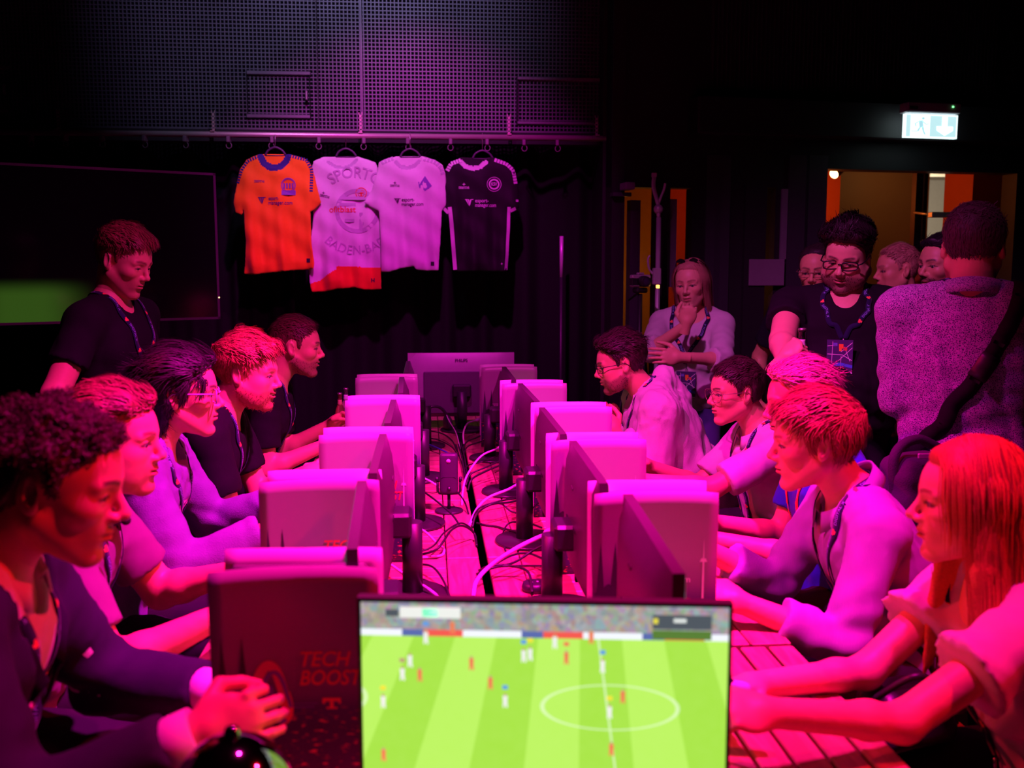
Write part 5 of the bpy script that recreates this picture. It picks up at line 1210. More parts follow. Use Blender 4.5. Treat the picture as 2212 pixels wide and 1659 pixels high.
K = [(((905, 1218, .02), (935, 1225, .03), (958, 1255, .02), (975, 1300, .0)), 'black cable bowing beside the near left console'),
     (((898, 1195, .02), (935, 1180, .03), (960, 1150, .05), (995, 1130, .06), (1020, 1145, .03), (1028, 1170, .0)), 'black cable arching over the centre board on the left'),
     (((905, 1200, .0), (945, 1185, .03), (975, 1145, .06), (1000, 1136, .06), (1024, 1152, .02), (1030, 1180, -.0)), 'second black cable arching over the centre board on the left'),
     (((915, 1062, .09), (940, 1080, .08), (975, 1110, .06), (993, 1135, .05)), 'thin black cable running down from the third left monitor'),
     (((1170, 1140, .08), (1140, 1130, .05), (1100, 1130, .02), (1085, 1160, .0), (1092, 1190, .0)), 'thin black cable beside the round right base'),
     (((1145, 1075, .05), (1100, 1085, .06), (1060, 1090, .07), (1030, 1110, .04), (1020, 1140, .0)), 'black cable bundle strand bending into the gap'),
     (((1150, 1060, .06), (1120, 1075, .06), (1080, 1082, .07), (1035, 1098, .05), (1018, 1130, .0)), 'upper black cable bundle strand bending into the gap'),
     (((1165, 1085, .06), (1135, 1108, .04), (1105, 1105, .04), (1080, 1088, .06), (1040, 1095, .05)), 'black cable drooping below the second right stand'),
     (((1080, 1005, .06), (1050, 1018, .05), (1020, 1035, .04), (1010, 1060, .0)), 'black cable sweeping from the third right stand'),
     (((1082, 995, .07), (1048, 1010, .06), (1016, 1025, .04), (1006, 1050, .0)), 'upper black cable sweeping from the third right stand'),
     (((1075, 985, .06), (1040, 998, .05), (1012, 1005, .03), (1000, 1020, .0)), 'black cable crossing the board behind the third right stand'),
     (((1180, 1175, .07), (1150, 1190, .05), (1110, 1215, .03), (1060, 1228, .03), (1030, 1240, .0)), 'black cable below the thick white cable'),
     (((1175, 1208, .05), (1140, 1195, .04), (1105, 1200, .04), (1060, 1225, .03), (1028, 1250, .0)), 'second black cable below the thick white cable'),
     (((1170, 1222, .04), (1120, 1222, .03), (1070, 1225, .03), (1040, 1235, .02), (1022, 1270, .0)), 'third black cable below the thick white cable'),
     (((1150, 1280, .02), (1140, 1235, .03), (1100, 1222, .03), (1060, 1222, .03), (1035, 1232, .0)), 'black cable bending at the near right stand'),
     (((915, 930, .05), (950, 935, .03), (975, 950, .02), (988, 975, .0)), 'black cable from the far left stand'),
     (((912, 945, .05), (945, 950, .03), (975, 965, .02), (990, 985, .0)), 'second black cable from the far left stand'),
     (((1060, 930, .04), (1030, 945, .03), (1008, 955, .02), (998, 975, .0)), 'black cable from the far right stand'),
     (((1070, 945, .04), (1035, 955, .03), (1010, 965, .02), (1000, 985, .0)), 'second black cable from the far right stand'),
     (((985, 960, .01), (992, 985, .01), (1000, 1010, .01), (1004, 1040, .0)), 'black cable lying along the centre gap'),
     (((990, 960, .02), (998, 990, .02), (1003, 1015, .02), (1008, 1045, .0)), 'second black cable lying along the centre gap'),
     (((995, 955, .01), (1003, 985, .01), (1007, 1010, .01), (1012, 1040, .0)), 'third black cable lying along the centre gap'),
     (((985, 1060, .05), (998, 1075, .05), (1006, 1090, .02), (1012, 1110, .0)), 'black microphone cable falling into the gap'),
     (((1120, 1150, .02), (1080, 1140, .0), (1050, 1135, .0), (1030, 1130, .0)), 'thin black cable flat on the centre board'),
     (((890, 1245, .0), (930, 1260, .0), (935, 1285, .0), (905, 1300, .0)), 'thin black cable loop by the near left stand')]
for i, (pts, lb) in enumerate(K): cable(pts, 'k', lb, (.0034, .0030, .0038)[i % 3])
# power strip and a phone-like card
q = PZ(1155, 1275, TOP); ps = empty('power_socket', (q[0], q[1], TOP), R(10), 'small round black power socket near the right stand', 'socket')
MB().lathe([(.034, 0), (.036, .01), (.032, .022), (.02, .023)], n=24).build('housing', BLK2, ps)
for s in (-1, 1): MB().lathe([(.003, .023), (.003, .0245)], c=(s*.008, 0, 0), n=10).build('socket_hole', mat('socket_white', (.6, .55, .6), .4), ps)
q = PZ(1115, 1063, TOP); bx = empty('small_box', (q[0], q[1], TOP), R(3), 'small flat dark box with printed lid by the third right stand', 'box')
MB().box(-.055, .055, -.035, .035, 0, .018, bev=.003).build('carton', mat('box_dark', (.04, .02, .06), .5), bx); mb = MB(); text_on(mb, 'DIGITAL X', .014, lambda u_, v_: (u_, v_, .0186), bold=.01); mb.build('lettering', mat('lanyard_print', (.30, .42, .85), .6), bx)
# ------------------------------------------------------------------ four football shirts on hangers
JY = 6.02
def crop3(x, y): return (480+x*760/2212, 260+y*760/2212)
def J3(x, y, Y=JY): px, py = crop3(x, y); return PY(px, py, Y)
def poly_sdf(poly):
    P0 = np.array(poly, F3); P1 = np.roll(P0, -1, 0)
    def f(x, z):
        x = np.asarray(x, F3); z = np.asarray(z, F3); d = np.full(len(x), 1e9, F3); ins = np.zeros(len(x), bool)
        for a, b in zip(P0, P1):
            e = b-a; wx, wz = x-a[0], z-a[1]; t = np.clip((wx*e[0]+wz*e[1])/(e @ e+1e-12), 0, 1); d = np.minimum(d, (wx-e[0]*t)**2+(wz-e[1]*t)**2)
            c = (a[1] > z) != (b[1] > z); xx = a[0]+(z-a[1])/(b[1]-a[1]+1e-12)*e[0]; ins ^= c & (x < xx)
        d = np.sqrt(d); return np.where(ins, -d, d)
    return f
def jersey(name, label, poly, neck, mats, mfun, seed, prints, yoff=0.0, hook=(333, 95, 170)):
    Y0 = JY + yoff; J = lambda x, y: J3(x, y, Y0)
    W2 = [(J(x, y)[0], J(x, y)[2]) for x, y in poly]; N2 = [(J(x, y)[0], J(x, y)[2]) for x, y in neck]
    f2, fn = poly_sdf(W2), poly_sdf(N2); a = np.array(W2); lo, hi = a.min(0), a.max(0); cx = (lo[0]+hi[0])/2; top = hi[1]
    g = np.random.RandomState(seed); ph = g.uniform(0, 6.28, 6)
    def fold(x, z):
        k = np.clip((top-z)/(top-lo[1]), 0, 1); u_ = (x-cx)
        return Y0 + k*(.019*np.sin(u_*34+ph[0]+1.2*np.sin(z*5+ph[1])) + .009*np.sin(u_*71+ph[2]+z*4) + .006*np.sin(u_*18+z*9+ph[3])) + .05*(u_/.25)**2*.25 + .004*np.sin(z*40+u_*25+ph[4])
    def f(p):
        x, y, z = p.T; d = f2(x, z); d = np.maximum(d, -np.where(y < Y0+.012, fn(x, z), 1.0)) ; w_ = .014*np.clip(-d/.05, 0, 1)**.5+.003
        return np.maximum(d*.8, np.abs(y-fold(x, z)-.01)-w_)*.75
    V, Q = isosurf(f, (lo[0]-.02, Y0-.06, lo[1]-.02), (hi[0]+.02, Y0+.095, hi[1]+.02), .0066)
    c = V[Q].mean(1); to = lambda x, z: ((x, z))
    # pixel coordinates (crop space) of each face, for the coloured panels of the cloth
    inv = np.array([[J(0, 0)[0], J(0, 0)[2]], [J(1000, 0)[0], J(1000, 0)[2]], [J(0, 1000)[0], J(0, 1000)[2]]]); M2 = np.linalg.inv(np.stack([inv[1]-inv[0], inv[2]-inv[0]], 1))
    uv = (np.stack([c[:, 0], c[:, 2]], 1)-inv[0]) @ M2.T*1000
    root = empty('football_shirt', (0, 0, 0), 0, label, 'shirt', 'football shirts on the rail')
    cl = link('cloth', npmesh('cloth', V, Q, mi=mfun(uv[:, 0], uv[:, 1], c)), mats, root)
    def surf(x, y, o=.0):
        q = J(x, y); x_, z_ = q[0], q[2]; d = f2(A(x_), A(z_))[0]; w_ = .014*np.clip(-d/.05, 0, 1)**.5+.003; return (x_, float(fold(x_, z_)+.01-w_-.0022-o), z_)
    pr = {}
    def area(nm, pts, m): pr.setdefault(nm, (MB(), m))[0].add([surf(x, y) for x, y in pts], [tuple(range(len(pts)))], False)
    def text(nm, s, cx_, cy_, size, m, width=None, bold=.01, rot=0, arc=None):
        mb = pr.setdefault(nm, (MB(), m))[0]; cr_, sr_ = math.cos(rot), math.sin(rot)
        def fm(u_, v_):
            if arc: t = u_/arc[0]; r_ = abs(arc[0])+v_*(1 if arc[0] > 0 else -1); return surf(cx_+r_*math.sin(t)*(1 if arc[0] > 0 else 1)*(1 if arc[0] > 0 else -1)*(1 if arc[0] > 0 else 1), cy_-r_*math.cos(t)*(1 if arc[0] > 0 else -1), .0003)
            return surf(cx_+u_*cr_+v_*sr_, cy_-(v_*cr_-u_*sr_), .0003)
        text_on(mb, s, size, fm, bold=bold, width=width)
    prints(area, text)
    for nm, (mb, m) in pr.items(): o = mb.build(nm, m, cl); o['kind'] = 'stuff'
    h = empty('hanger', (0, 0, 0), 0, 'dark plastic hanger holding the ' + label.split(' hanging')[0], 'hanger', 'hangers on the rail')
    hx, h0, h1 = hook; hm = mat('hanger_dark', (.07, .03, .09), .45)
    MB().tube([J3(hx, 80, RY), J3(hx, 95, Y0+.012), J3(hx, h1, Y0+.012)], .0022, 6).build('hook', mat('hook_steel', (.5, .4, .45), .35, .8), h)
    MB().tube(bez([J3(hx-62, h1+50, Y0+.012), J3(hx-42, h1+18, Y0+.012), J3(hx, h1, Y0+.012), J3(hx+42, h1+18, Y0+.012), J3(hx+66, h1+48, Y0+.012)], 24), .0065, 8).build('shoulder_bar', hm, h)
    MB().tube([J3(hx-60, h1+52, Y0+.012), J3(hx+62, h1+52, Y0+.012)], .004, 6).build('cross_bar', hm, h)
    return root
JC = lambda n, c: fabric('jersey_'+n, c, .7, .1)
OR, NV, WH, WH2, RD, BKJ = JC('orange', (.95, .30, .012)), JC('navy', (.03, .03, .20)), JC('white', (.72, .68, .72)), JC('white_shade', (.50, .44, .54)), JC('orange_red', (.85, .07, .02)), JC('black', (.013, .008, .014))
INKN, INKB, INKR, INKG, INKW = mat('ink_navy', (.10, .03, .18), .7), mat('ink_black', (.03, .01, .04), .7), mat('ink_red', (.8, .06, .04), .7), mat('ink_grey', (.50, .38, .54), .7), mat('ink_white', (.66, .55, .68), .7)
CRB, CRBL, CRO = mat('crest_blue', (.07, .10, .6), .6), mat('crest_violet', (.20, .10, .45), .6), mat('crest_orange', (.85, .15, .05), .6)
def ladder(area, path, m, w_=20, step=17, fill=.62, nm='shoulder_stripes'):
    p = np.array(path, float); s = np.r_[0, np.cumsum(np.hypot(*np.diff(p, axis=0).T))]
    for t in np.arange(0, s[-1]-step*fill, step):
        q = [A(np.interp(x, s, p[:, 0]), np.interp(x, s, p[:, 1])) for x in (t, t+step*fill)]; n = unit(q[1]-q[0]); k = A(-n[1], n[0])*w_/2
        area(nm, [q[0]-k, q[1]-k, q[1]+k, q[0]+k], m)
def star(area, x, y, r, m, nm='star_mark'): area(nm, [(x+(r if k % 2 == 0 else r*.28)*math.sin(PI*k/4), y-(r if k % 2 == 0 else r*.28)*math.cos(PI*k/4)) for k in range(8)], m)
def tri(area, x, y, s, m):
    for k in range(3): area('triangle_logo', [(x+k*s*.30, y), (x+k*s*.30+s*.2, y), (x+s*.52+k*s*.04, y+s*.95-k*s*.1), (x+s*.48, y+s*.85-k*s*.1)], m)
    area('triangle_logo', [(x-s*.1, y-s*.08), (x+s*1.1, y-s*.08), (x+s*1.0, y), (x-s*.03, y)], m)
def ringp(area, x, y, r, w_, m, nm):
    t = np.linspace(0, 2*PI, 29)
    for a, b in zip(t, t[1:]): area(nm, [(x+r*math.cos(a), y+r*math.sin(a)), (x+r*math.cos(b), y+r*math.sin(b)), (x+(r-w_)*math.cos(b), y+(r-w_)*math.sin(b)), (x+(r-w_)*math.cos(a), y+(r-w_)*math.sin(a))], m)
def dist(x, y, pts):
    d = np.full(len(x), 1e9)
    for (ax, ay), (bx_, by_) in zip(pts, pts[1:]):
        ex, ey = bx_-ax, by_-ay; t = np.clip(((x-ax)*ex+(y-ay)*ey)/(ex*ex+ey*ey), 0, 1); d = np.minimum(d, np.hypot(x-ax-ex*t, y-ay-ey*t))
    return d
# orange
nk = [(240, 200), (240, 225), (262, 268), (300, 292), (335, 296), (370, 285), (400, 255), (412, 220), (412, 200)]
def pr1(area, text):
    ladder(area, [(215, 232), (160, 255), (125, 305), (100, 375), (95, 395)], NV); ladder(area, [(425, 222), (530, 248), (562, 310), (560, 450)], NV)
    text('sponsor_text', 'DERBYSTAR', 234, 384, 20, INKN, 64, .02); tri(area, 226, 486, 46, INKN)
    text('website_text', 'esport-', 325, 491, 34, INKN, 66); text('website_text', 'manager.com', 366, 519, 34, INKN, 152)
    ringp(area, 417, 408, 46, 5, CRBL, 'crest'); ringp(area, 417, 408, 38, 3, CRB, 'crest')
    for dx in (-26, -9, 9, 26): area('crest', [(417+dx-5, 395), (417+dx+5, 395), (417+dx+5, 428), (417+dx-5, 428)], CRB)
    area('crest', [(375, 440), (462, 440), (462, 470), (375, 470)], CRBL); text('crest_text', 'SPORTS', 420, 456, 32, OR, 78, .02)
    area('hem_label', [(528, 868), (552, 868), (552, 893), (528, 893)], INKB); star(area, 540, 880, 9, INKW)
jersey('orange', 'orange football shirt with navy collar hanging on the rail', [(235, 210), (190, 228), (150, 245), (110, 300), (90, 380), (78, 450), (65, 520), (80, 580), (122, 597), (132, 560), (136, 620), (145, 760), (140, 880), (130, 965), (180, 972), (400, 948), (575, 935), (580, 900), (562, 760), (555, 575), (575, 565), (620, 515), (600, 440), (578, 340), (555, 270), (520, 240), (415, 210)],
       nk, [OR, NV], lambda x, y, c: (dist(x, y, nk[1:-1]) < 21).astype(int), 3, pr1, 0)
# white with a large pale emblem
nk2 = [(640, 215), (665, 262), (720, 292), (770, 298), (815, 280), (845, 250), (848, 215)]
def pr2(area, text):
    text('emblem', 'SPORTC', 830, 600, 100, INKG, 330, .01, 0, (270,)); text('emblem', 'BADEN-BAD', 840, 560, 80, INKG, 400, .01, 0, (-260,))
    ringp(area, 850, 570, 140, 26, INKG, 'emblem')
    for q in ([(740, 480), (950, 480), (950, 500), (740, 500)], [(740, 520), (840, 520), (840, 540), (740, 540)], [(862, 580), (884, 580), (884, 700), (862, 700)], [(884, 640), (950, 640), (950, 660), (884, 660)], [(770, 620), (830, 620), (830, 640), (770, 640)]): area('emblem', q, INKG)
    text('sponsor_text', 'fitblast', 770, 562, 52, INKR, 140, .012); ringp(area, 686, 566, 13, 5, INKR, 'sponsor_loop')
    text('maker_text', 'DERBYSTAR', 645, 478, 22, INKB, 62, .02, .25); star(area, 637, 456, 11, INKB)
    ringp(area, 874, 458, 36, 5, INKR, 'crest'); ringp(area, 874, 458, 22, 3, INKR, 'crest'); area('crest', [(869, 440), (879, 440), (879, 476), (869, 476)], INKR); area('crest', [(858, 453), (890, 453), (890, 460), (858, 460)], INKR)
    area('hem_label', [(937, 993), (959, 993), (959, 1018), (937, 1018)], INKB); star(area, 948, 1006, 8, INKW)
jersey('white_big', 'white football shirt with large pale round emblem and orange hem hanging on the rail', [(632, 228), (600, 242), (572, 255), (552, 330), (560, 480), (572, 600), (555, 760), (540, 940), (548, 1020), (562, 1082), (640, 1080), (720, 1060), (830, 1052), (900, 1066), (998, 1066), (1000, 900), (1000, 700), (990, 590), (975, 440), (978, 300), (965, 262), (930, 250), (852, 225)],
       nk2, [WH, RD, WH2], lambda x, y, c: np.where(y > np.interp(x, [540, 620, 700, 725, 730, 1000], [1042, 1015, 958, 945, 922, 938]), 1, np.where(dist(x, y, nk2[1:-1]) < 10, 2, 0)), 8, pr2, .045, (777, 95, 178))
# plain white
nk3 = [(1092, 215), (1100, 262), (1130, 292), (1172, 300), (1215, 288), (1245, 258), (1252, 215)]
def pr3(area, text):
    ladder(area, [(1075, 238), (1010, 262), (985, 285)], WH2, 26, 22, .7); ladder(area, [(1268, 240), (1340, 262), (1378, 300), (1388, 340)], WH2, 26, 22, .7)
    text('maker_text', 'DERBYSTAR', 1085, 412, 20, INKB, 60, .02); star(area, 1086, 394, 12, INKB); tri(area, 1084, 494, 36, INKB)
    text('website_text', 'esport-', 1168, 500, 32, INKB, 80); text('website_text', 'manager.com', 1196, 528, 32, INKB, 138)
    area('crest', [(1275, 350), (1300, 388), (1318, 412), (1275, 445), (1235, 415), (1250, 388)], CRBL); area('crest', [(1232, 388), (1290, 400), (1312, 400), (1300, 430), (1240, 428)], CRB); area('crest', [(1268, 372), (1284, 372), (1284, 392), (1268, 392)], CRO)
    area('hem_label', [(1311, 888), (1333, 888), (1333, 913), (1311, 913)], INKB); star(area, 1322, 900, 8, INKW)
jersey('white_plain', 'plain white football shirt with blue crest hanging on the rail', [(1088, 225), (1040, 238), (985, 260), (968, 340), (940, 430), (890, 515), (925, 540), (985, 572), (992, 700), (996, 955), (1050, 955), (1110, 935), (1205, 918), (1220, 940), (1300, 948), (1360, 945), (1370, 800), (1382, 570), (1408, 535), (1410, 400), (1405, 330), (1385, 275), (1335, 245), (1255, 223)],
       nk3, [WH, WH2], lambda x, y, c: (dist(x, y, nk3[1:-1]) < 13).astype(int), 12, pr3, 0, (1181, 95, 180))
# black with white trim
nk4 = [(1508, 215), (1520, 262), (1550, 292), (1596, 305), (1645, 295), (1680, 265), (1695, 215)]
def pr4(area, text):
    ladder(area, [(1500, 250), (1440, 272), (1412, 322)], INKW, 26, 17, .78); ladder(area, [(1712, 248), (1790, 275), (1830, 315), (1848, 410)], INKW, 24, 19, .78)
    text('maker_text', 'DERBYSTAR', 1520, 424, 20, INKW, 66, .02); star(area, 1520, 402, 12, INKW); tri(area, 1530, 500, 46, INKW)
    text('website_text', 'esport-', 1632, 506, 34, INKW, 84); text('website_text', 'manager.com', 1656, 534, 34, INKW, 132)
    ringp(area, 1709, 402, 46, 3, INKW, 'crest'); ringp(area, 1709, 402, 34, 9, INKW, 'crest'); text('crest_text', 'KSV', 1709, 402, 30, INKW, 36, .02)
    for pts, w_ in (([(1430, 545), (1441, 640), (1452, 780), (1466, 945)], 24), ([(1803, 545), (1798, 700), (1790, 850), (1783, 948)], 20)): ladder(area, pts, INKW, w_, 12, 1.02, 'side_stripe')
    ladder(area, [(1358, 533), (1392, 552), (1428, 588)], INKW, 20, 9, 1.1, 'cuff_band'); ladder(area, [(1812, 570), (1848, 552)], INKW, 20, 9, 1.1, 'cuff_band'); area('sleeve_mark', [(1846, 498), (1864, 498), (1864, 512), (1846, 512)], INKW); star(area, 1756, 902, 9, INKW)
jersey('black', 'black football shirt with white collar and side stripes hanging on the rail', [(1503, 230), (1470, 245), (1430, 268), (1400, 340), (1375, 450), (1350, 535), (1390, 560), (1432, 596), (1436, 560), (1442, 620), (1460, 800), (1478, 952), (1600, 950), (1790, 952), (1800, 760), (1810, 585), (1868, 548), (1862, 400), (1836, 292), (1785, 255), (1705, 230)],
       nk4, [BKJ, INKW], lambda x, y, c: (dist(x, y, nk4[1:-1]) < 15).astype(int), 15, pr4, .02, (1636, 110, 190))
# ------------------------------------------------------------------ the cast
F_BLACK = fabric('cotton_black', (.0075, .005, .010)); F_WHITE = fabric('cotton_white', (.72, .68, .70)); F_MAUVE = fabric('cotton_mauve', (.20, .08, .18)); F_LILAC = fabric('fleece_lilac', (.20, .11, .36), .95, .5, 350)
F_SUIT = fabric('suit_navy', (.020, .014, .045)); F_HOOD = fabric('fleece_cream', (.62, .58, .56), .95, .4, 350); F_BLUE = fabric('jersey_blue', (.02, .06, .55), .7); F_SUIT2 = fabric('suit_black', (.012, .012, .02)); F_OR = fabric('fleece_orange', (.9, .25, .03))
F_BLOUSE = fabric('blouse_white', (.66, .60, .64), .8)
def stripes():
    m = fabric('shirt_stripe', (.5, .4, .6)); N, L, b = nodes(m); tc = N.new('ShaderNodeTexCoord'); mp = N.new('ShaderNodeMapping'); mp.inputs['Rotation'].default_value = (0, 0, R(25)); mp.inputs['Scale'].default_value = (1, 1, .35); L.new(tc.outputs['Object'], mp.inputs[0])
    wv = N.new('ShaderNodeTexWave'); wv.inputs['Scale'].default_value = 115; wv.inputs['Distortion'].default_value = .6; wv.inputs['Detail'].default_value = 1; L.new(mp.outputs[0], wv.inputs['Vector'])
    mx = N.new('ShaderNodeMix'); mx.data_type = 'RGBA'; mx.inputs[6].default_value = (.46, .40, .56, 1); mx.inputs[7].default_value = (.14, .10, .30, 1); L.new(wv.outputs['Fac'], mx.inputs[0]); L.new(mx.outputs[2], b.inputs['Base Color']); return m
def speckle():
    m = fabric('shirt_speckle', (.5, .4, .6)); N, L, b = nodes(m); tc = N.new('ShaderNodeTexCoord'); vo = N.new('ShaderNodeTexVoronoi'); vo.feature = 'DISTANCE_TO_EDGE'; vo.inputs['Scale'].default_value = 190; nz = N.new('ShaderNodeTexNoise'); nz.inputs['Scale'].default_value = 40
    av = N.new('ShaderNodeMix'); av.data_type = 'RGBA'; av.inputs[0].default_value = .012; L.new(tc.outputs['Object'], av.inputs[6]); L.new(nz.outputs['Color'], av.inputs[7]); L.new(av.outputs[2], vo.inputs['Vector'])
    mr = N.new('ShaderNodeMapRange'); mr.inputs[1].default_value = .10; mr.inputs[2].default_value = .20; L.new(vo.outputs['Distance'], mr.inputs[0])
    mx = N.new('ShaderNodeMix'); mx.data_type = 'RGBA'; mx.inputs[6].default_value = (.46, .46, .60, 1); mx.inputs[7].default_value = (.05, .04, .14, 1); L.new(mr.outputs[0], mx.inputs[0]); L.new(mx.outputs[2], b.inputs['Base Color']); return m
tee = lambda m, **k: dict(dict(kind='tee', mat=m, sl=.68), **k)
LAN = dict(bot=.36); BAD = dict(bot=.34, badge=True)
PEOPLE = {}
def cast(key, **sp): PEOPLE[key] = person(dict(sp, seed=len(PEOPLE)+3))

# ---- left row, nearest first
cast('L1', label='dark curly-haired man in navy jacket and open white shirt, nearest on the left', nose=(268, 1112, 1.66), yaw=2, pitch=-14, hs=1.03, byaw=5, nb=(.11, 0.137), lean=.20, res=.0032,
     hd=dict(hair=(.03, .016, .012), beard=.22, jaw=1.02, nose=1.2, eye=.75), hair=dict(style='short', col=(.055, .022, .028), flow='curl', t=(.015, .012, .024), nz=.6, nf=22, n=4600, len=.026, w=.0012, line=-.014),
     top=dict(kind='shirt', mat=F_WHITE, sl=1.8, v=.035, vw=.045, open=1.1, inf=.010), jacket=F_SUIT, lan=dict(bot=.36, w=.022), neck=.98,
     armR=dict(w=(418, 1585, 1.42), pole=(-.5, -.5, -1), hand='ring', dir=(1, .05, .25), zh=(-.2, -1, .3)), armL=dict(w=(470, 1490, 1.86), pole=(-.3, .6, -1)))
cast('L2', label='short-haired man in mauve polo shirt with bare forearms on the table', nose=(352, 985, 2.30), yaw=-4, pitch=-4, byaw=4, nb=(.085, 0.147), lean=.24, res=.0032,
     hd=dict(hair=(.16, .06, .03), beard=.45, jaw=1.08, fat=.3, bcol=(.35, .13, .06), smile=.25), hair=dict(style='short', col=(.24, .09, .05), flow='back', t=(.020, .005, .009), puff=.007, len=.042, lift=.15, lside=.2, n=4200, line=-.006),
     top=dict(kind='polo', mat=F_MAUVE, sl=.72, v=.03, open=.9), lan=dict(bot=.38), g=1.06, ar=1.12,
     armR=dict(w=(482, 1326, 2.17), pole=(-.45, -.35, -1), hand='grip'), armL=dict(w=(518, 1232, 2.50), pole=(-.2, .5, -1), hand='grip'))
cast('L3', label='long dark-haired man with clear glasses and lilac hoodie', nose=(479, 873, 2.92), yaw=6, pitch=-2, byaw=2, nb=(.085, 0.152), lean=.20, res=.0034,
     hd=dict(hair=(.02, .012, .015), nose=1.15, jaw=.95), hair=dict(style='short', col=(.022, .012, .020), flow='back', t=(.026, .018, .026), low=.055, puff=.006, len=.075, lift=.08, lside=.7, n=4600, line=-.004, box=((-.16, -.13, -.17), (.15, .13, .19)),
     locks=[((.04, -.052, .082), (.068, -.060, .040), .009, .006), ((.068, -.060, .040), (.066, -.066, .012), .006, .003), ((-.03, -.068, -.02), (-.045, -.06, -.09), .02, .012), ((-.03, .068, -.02), (-.045, .06, -.09), .02, .012)]),
     glasses=dict(c='clear', size=(.025, .019), r=.0023), top=dict(kind='hoodie', mat=F_LILAC, sl=1.9, inf=.018, amp=.006, name='hoodie', cuff=.034), lan=dict(bot=.40),
     armR=dict(w=(585, 1142, 2.78), pole=(-.3, -.35, -1)), armL=dict(w=(600, 1085, 3.12), pole=(-.2, .5, -1)))
cast('L4', label='ginger bearded smiling man in black t-shirt on the left row', nose=(604, 832, 3.42), yaw=-8, pitch=-6, byaw=0, nb=(.09, 0.142), lean=.26, res=.0036,
     hd=dict(hair=(.36, .14, .05), beard=.72, bcol=(.42, .15, .06), smile=.9, jaw=1.05, fat=.2), hair=dict(style='short', col=(.50, .20, .07), flow='fwd', t=(.024, .007, .012), puff=.006, len=.04, lift=.3, n=4200, nz=.5, line=-.006, lside=.35),
     top=tee(F_BLACK), lan=LAN, armR=dict(w=(648, 1040, 3.35), pole=(-.2, -.1, -1)), armL=dict(w=(688, 1010, 3.58), pole=(-.2, .1, -1)))
cast('L5', label='dark-haired grinning man in black t-shirt at the far end of the left row', nose=(697, 768, 4.22), yaw=4, pitch=-4, byaw=0, nb=(.10, 0.147), lean=.22, res=.0038,
     hd=dict(hair=(.10, .04, .025), beard=.62, bcol=(.10, .04, .03), smile=.8, nose=1.1, blen=.006), hair=dict(style='short', col=(.13, .045, .035), flow='fwd', t=(.015, .004, .008), len=.026, lift=.4, line=.0, lside=.3, n=3000),
     top=tee(F_BLACK), lan=LAN, armR=dict(w=(700, 962, 4.08), pole=(-.2, -.1, -1)), armL=dict(w=(712, 918, 4.42), pole=(-.2, .1, -1)))
cast('L6', label='auburn-haired man standing on the left in black t-shirt, looking down', nose=(319, 603, 3.66), yaw=-18, pitch=-20, byaw=-14, nb=(.055, 0.157), stand=True, lean=.02, res=.0036, bres=.0095,
     hd=dict(hair=(.16, .06, .03), beard=.32, bcol=(.28, .10, .05), jaw=1.05, eye=.6), hair=dict(style='short', col=(.24, .075, .045), flow='fwd', t=(.020, .004, .008), puff=.008, len=.032, lift=.35, lside=.25, n=3600, line=-.004),
     top=tee(F_BLACK, sl=.60, flare=.006), lan=dict(bot=.27, badge=True), ar=1.12, sw=.185, armR=dict(rel=(.07, -.25, -.53), pole=(-.6, -.6, -.5), hand='relax'), armL=dict(rel=(.10, .22, -.52), hand='relax'))
# ---- right row, nearest first
RB = [((-.025, .074*s, .045), (-.020, .086*s, -.12), .024, .030) for s in (1, -1)] + [((-.06, .055*s, .02), (-.055, .075*s, -.22), .04, .036) for s in (1, -1)] + [((.030, .062*s, .075), (.012, .078*s, .005), .014, .015) for s in (1, -1)] + [((.012, .078*s, .005), (-.006, .088*s, -.12), .015, .020) for s in (1, -1)] + [((-.09, 0, .0), (-.095, 0, -.22), .05, .045), ((-.006, .088, -.12), (-.004, .098, -.22), .026, .016)] + [q for k in range(5) for q in (((-.01+.012*k, -.088+.004*k, -.10), (.025+.010*k, -.082+.008*k, -.24), .009, .0085), ((.025+.010*k, -.082+.008*k, -.24), (.035+.012*k, -.070+.012*k, -.33-.015*k), .0085, .003))]
cast('R1', label='woman with long strawberry blond hair and white ruffled blouse, nearest on the right', nose=(1968, 1111, 2.02), yaw=162, pitch=-2, byaw=172, nb=(.06, 0.152), lean=.20, res=.0032, bres=.0075, pz=.55, la=.31, lf=.27, shf=.03,
     hd=dict(hair=(.30, .10, .04), fem=1, nose=1.25, skin=(.80, .44, .26), iris=(.12, .12, .10)), hair=dict(style='short', col=(.58, .20, .055), flow='bob', t=(.014, .012, .020), len=.17, K=8, w=.0014, lift=.03, lside=1, n=5200, nz=.25, line=-.004, locks=RB, box=((-.17, -.15, -.44), (.15, .15, .18))),
     top=dict(kind='blouse', mat=F_BLOUSE, sl=.50, ruffle=True, v=.05, vw=.075, nk=.02, inf=.012, amp=.006, flare=.02), lan=dict(bot=.36, w=.016),
     armL=dict(w=(1668, 1540, 1.70), pole=(.35, 0, -1), hand='grip', zh=(.1, -.6, 1)), armR=dict(w=(1640, 1478, 1.98), pole=(.35, .1, -1), hand='grip', zh=(.1, .3, 1)))
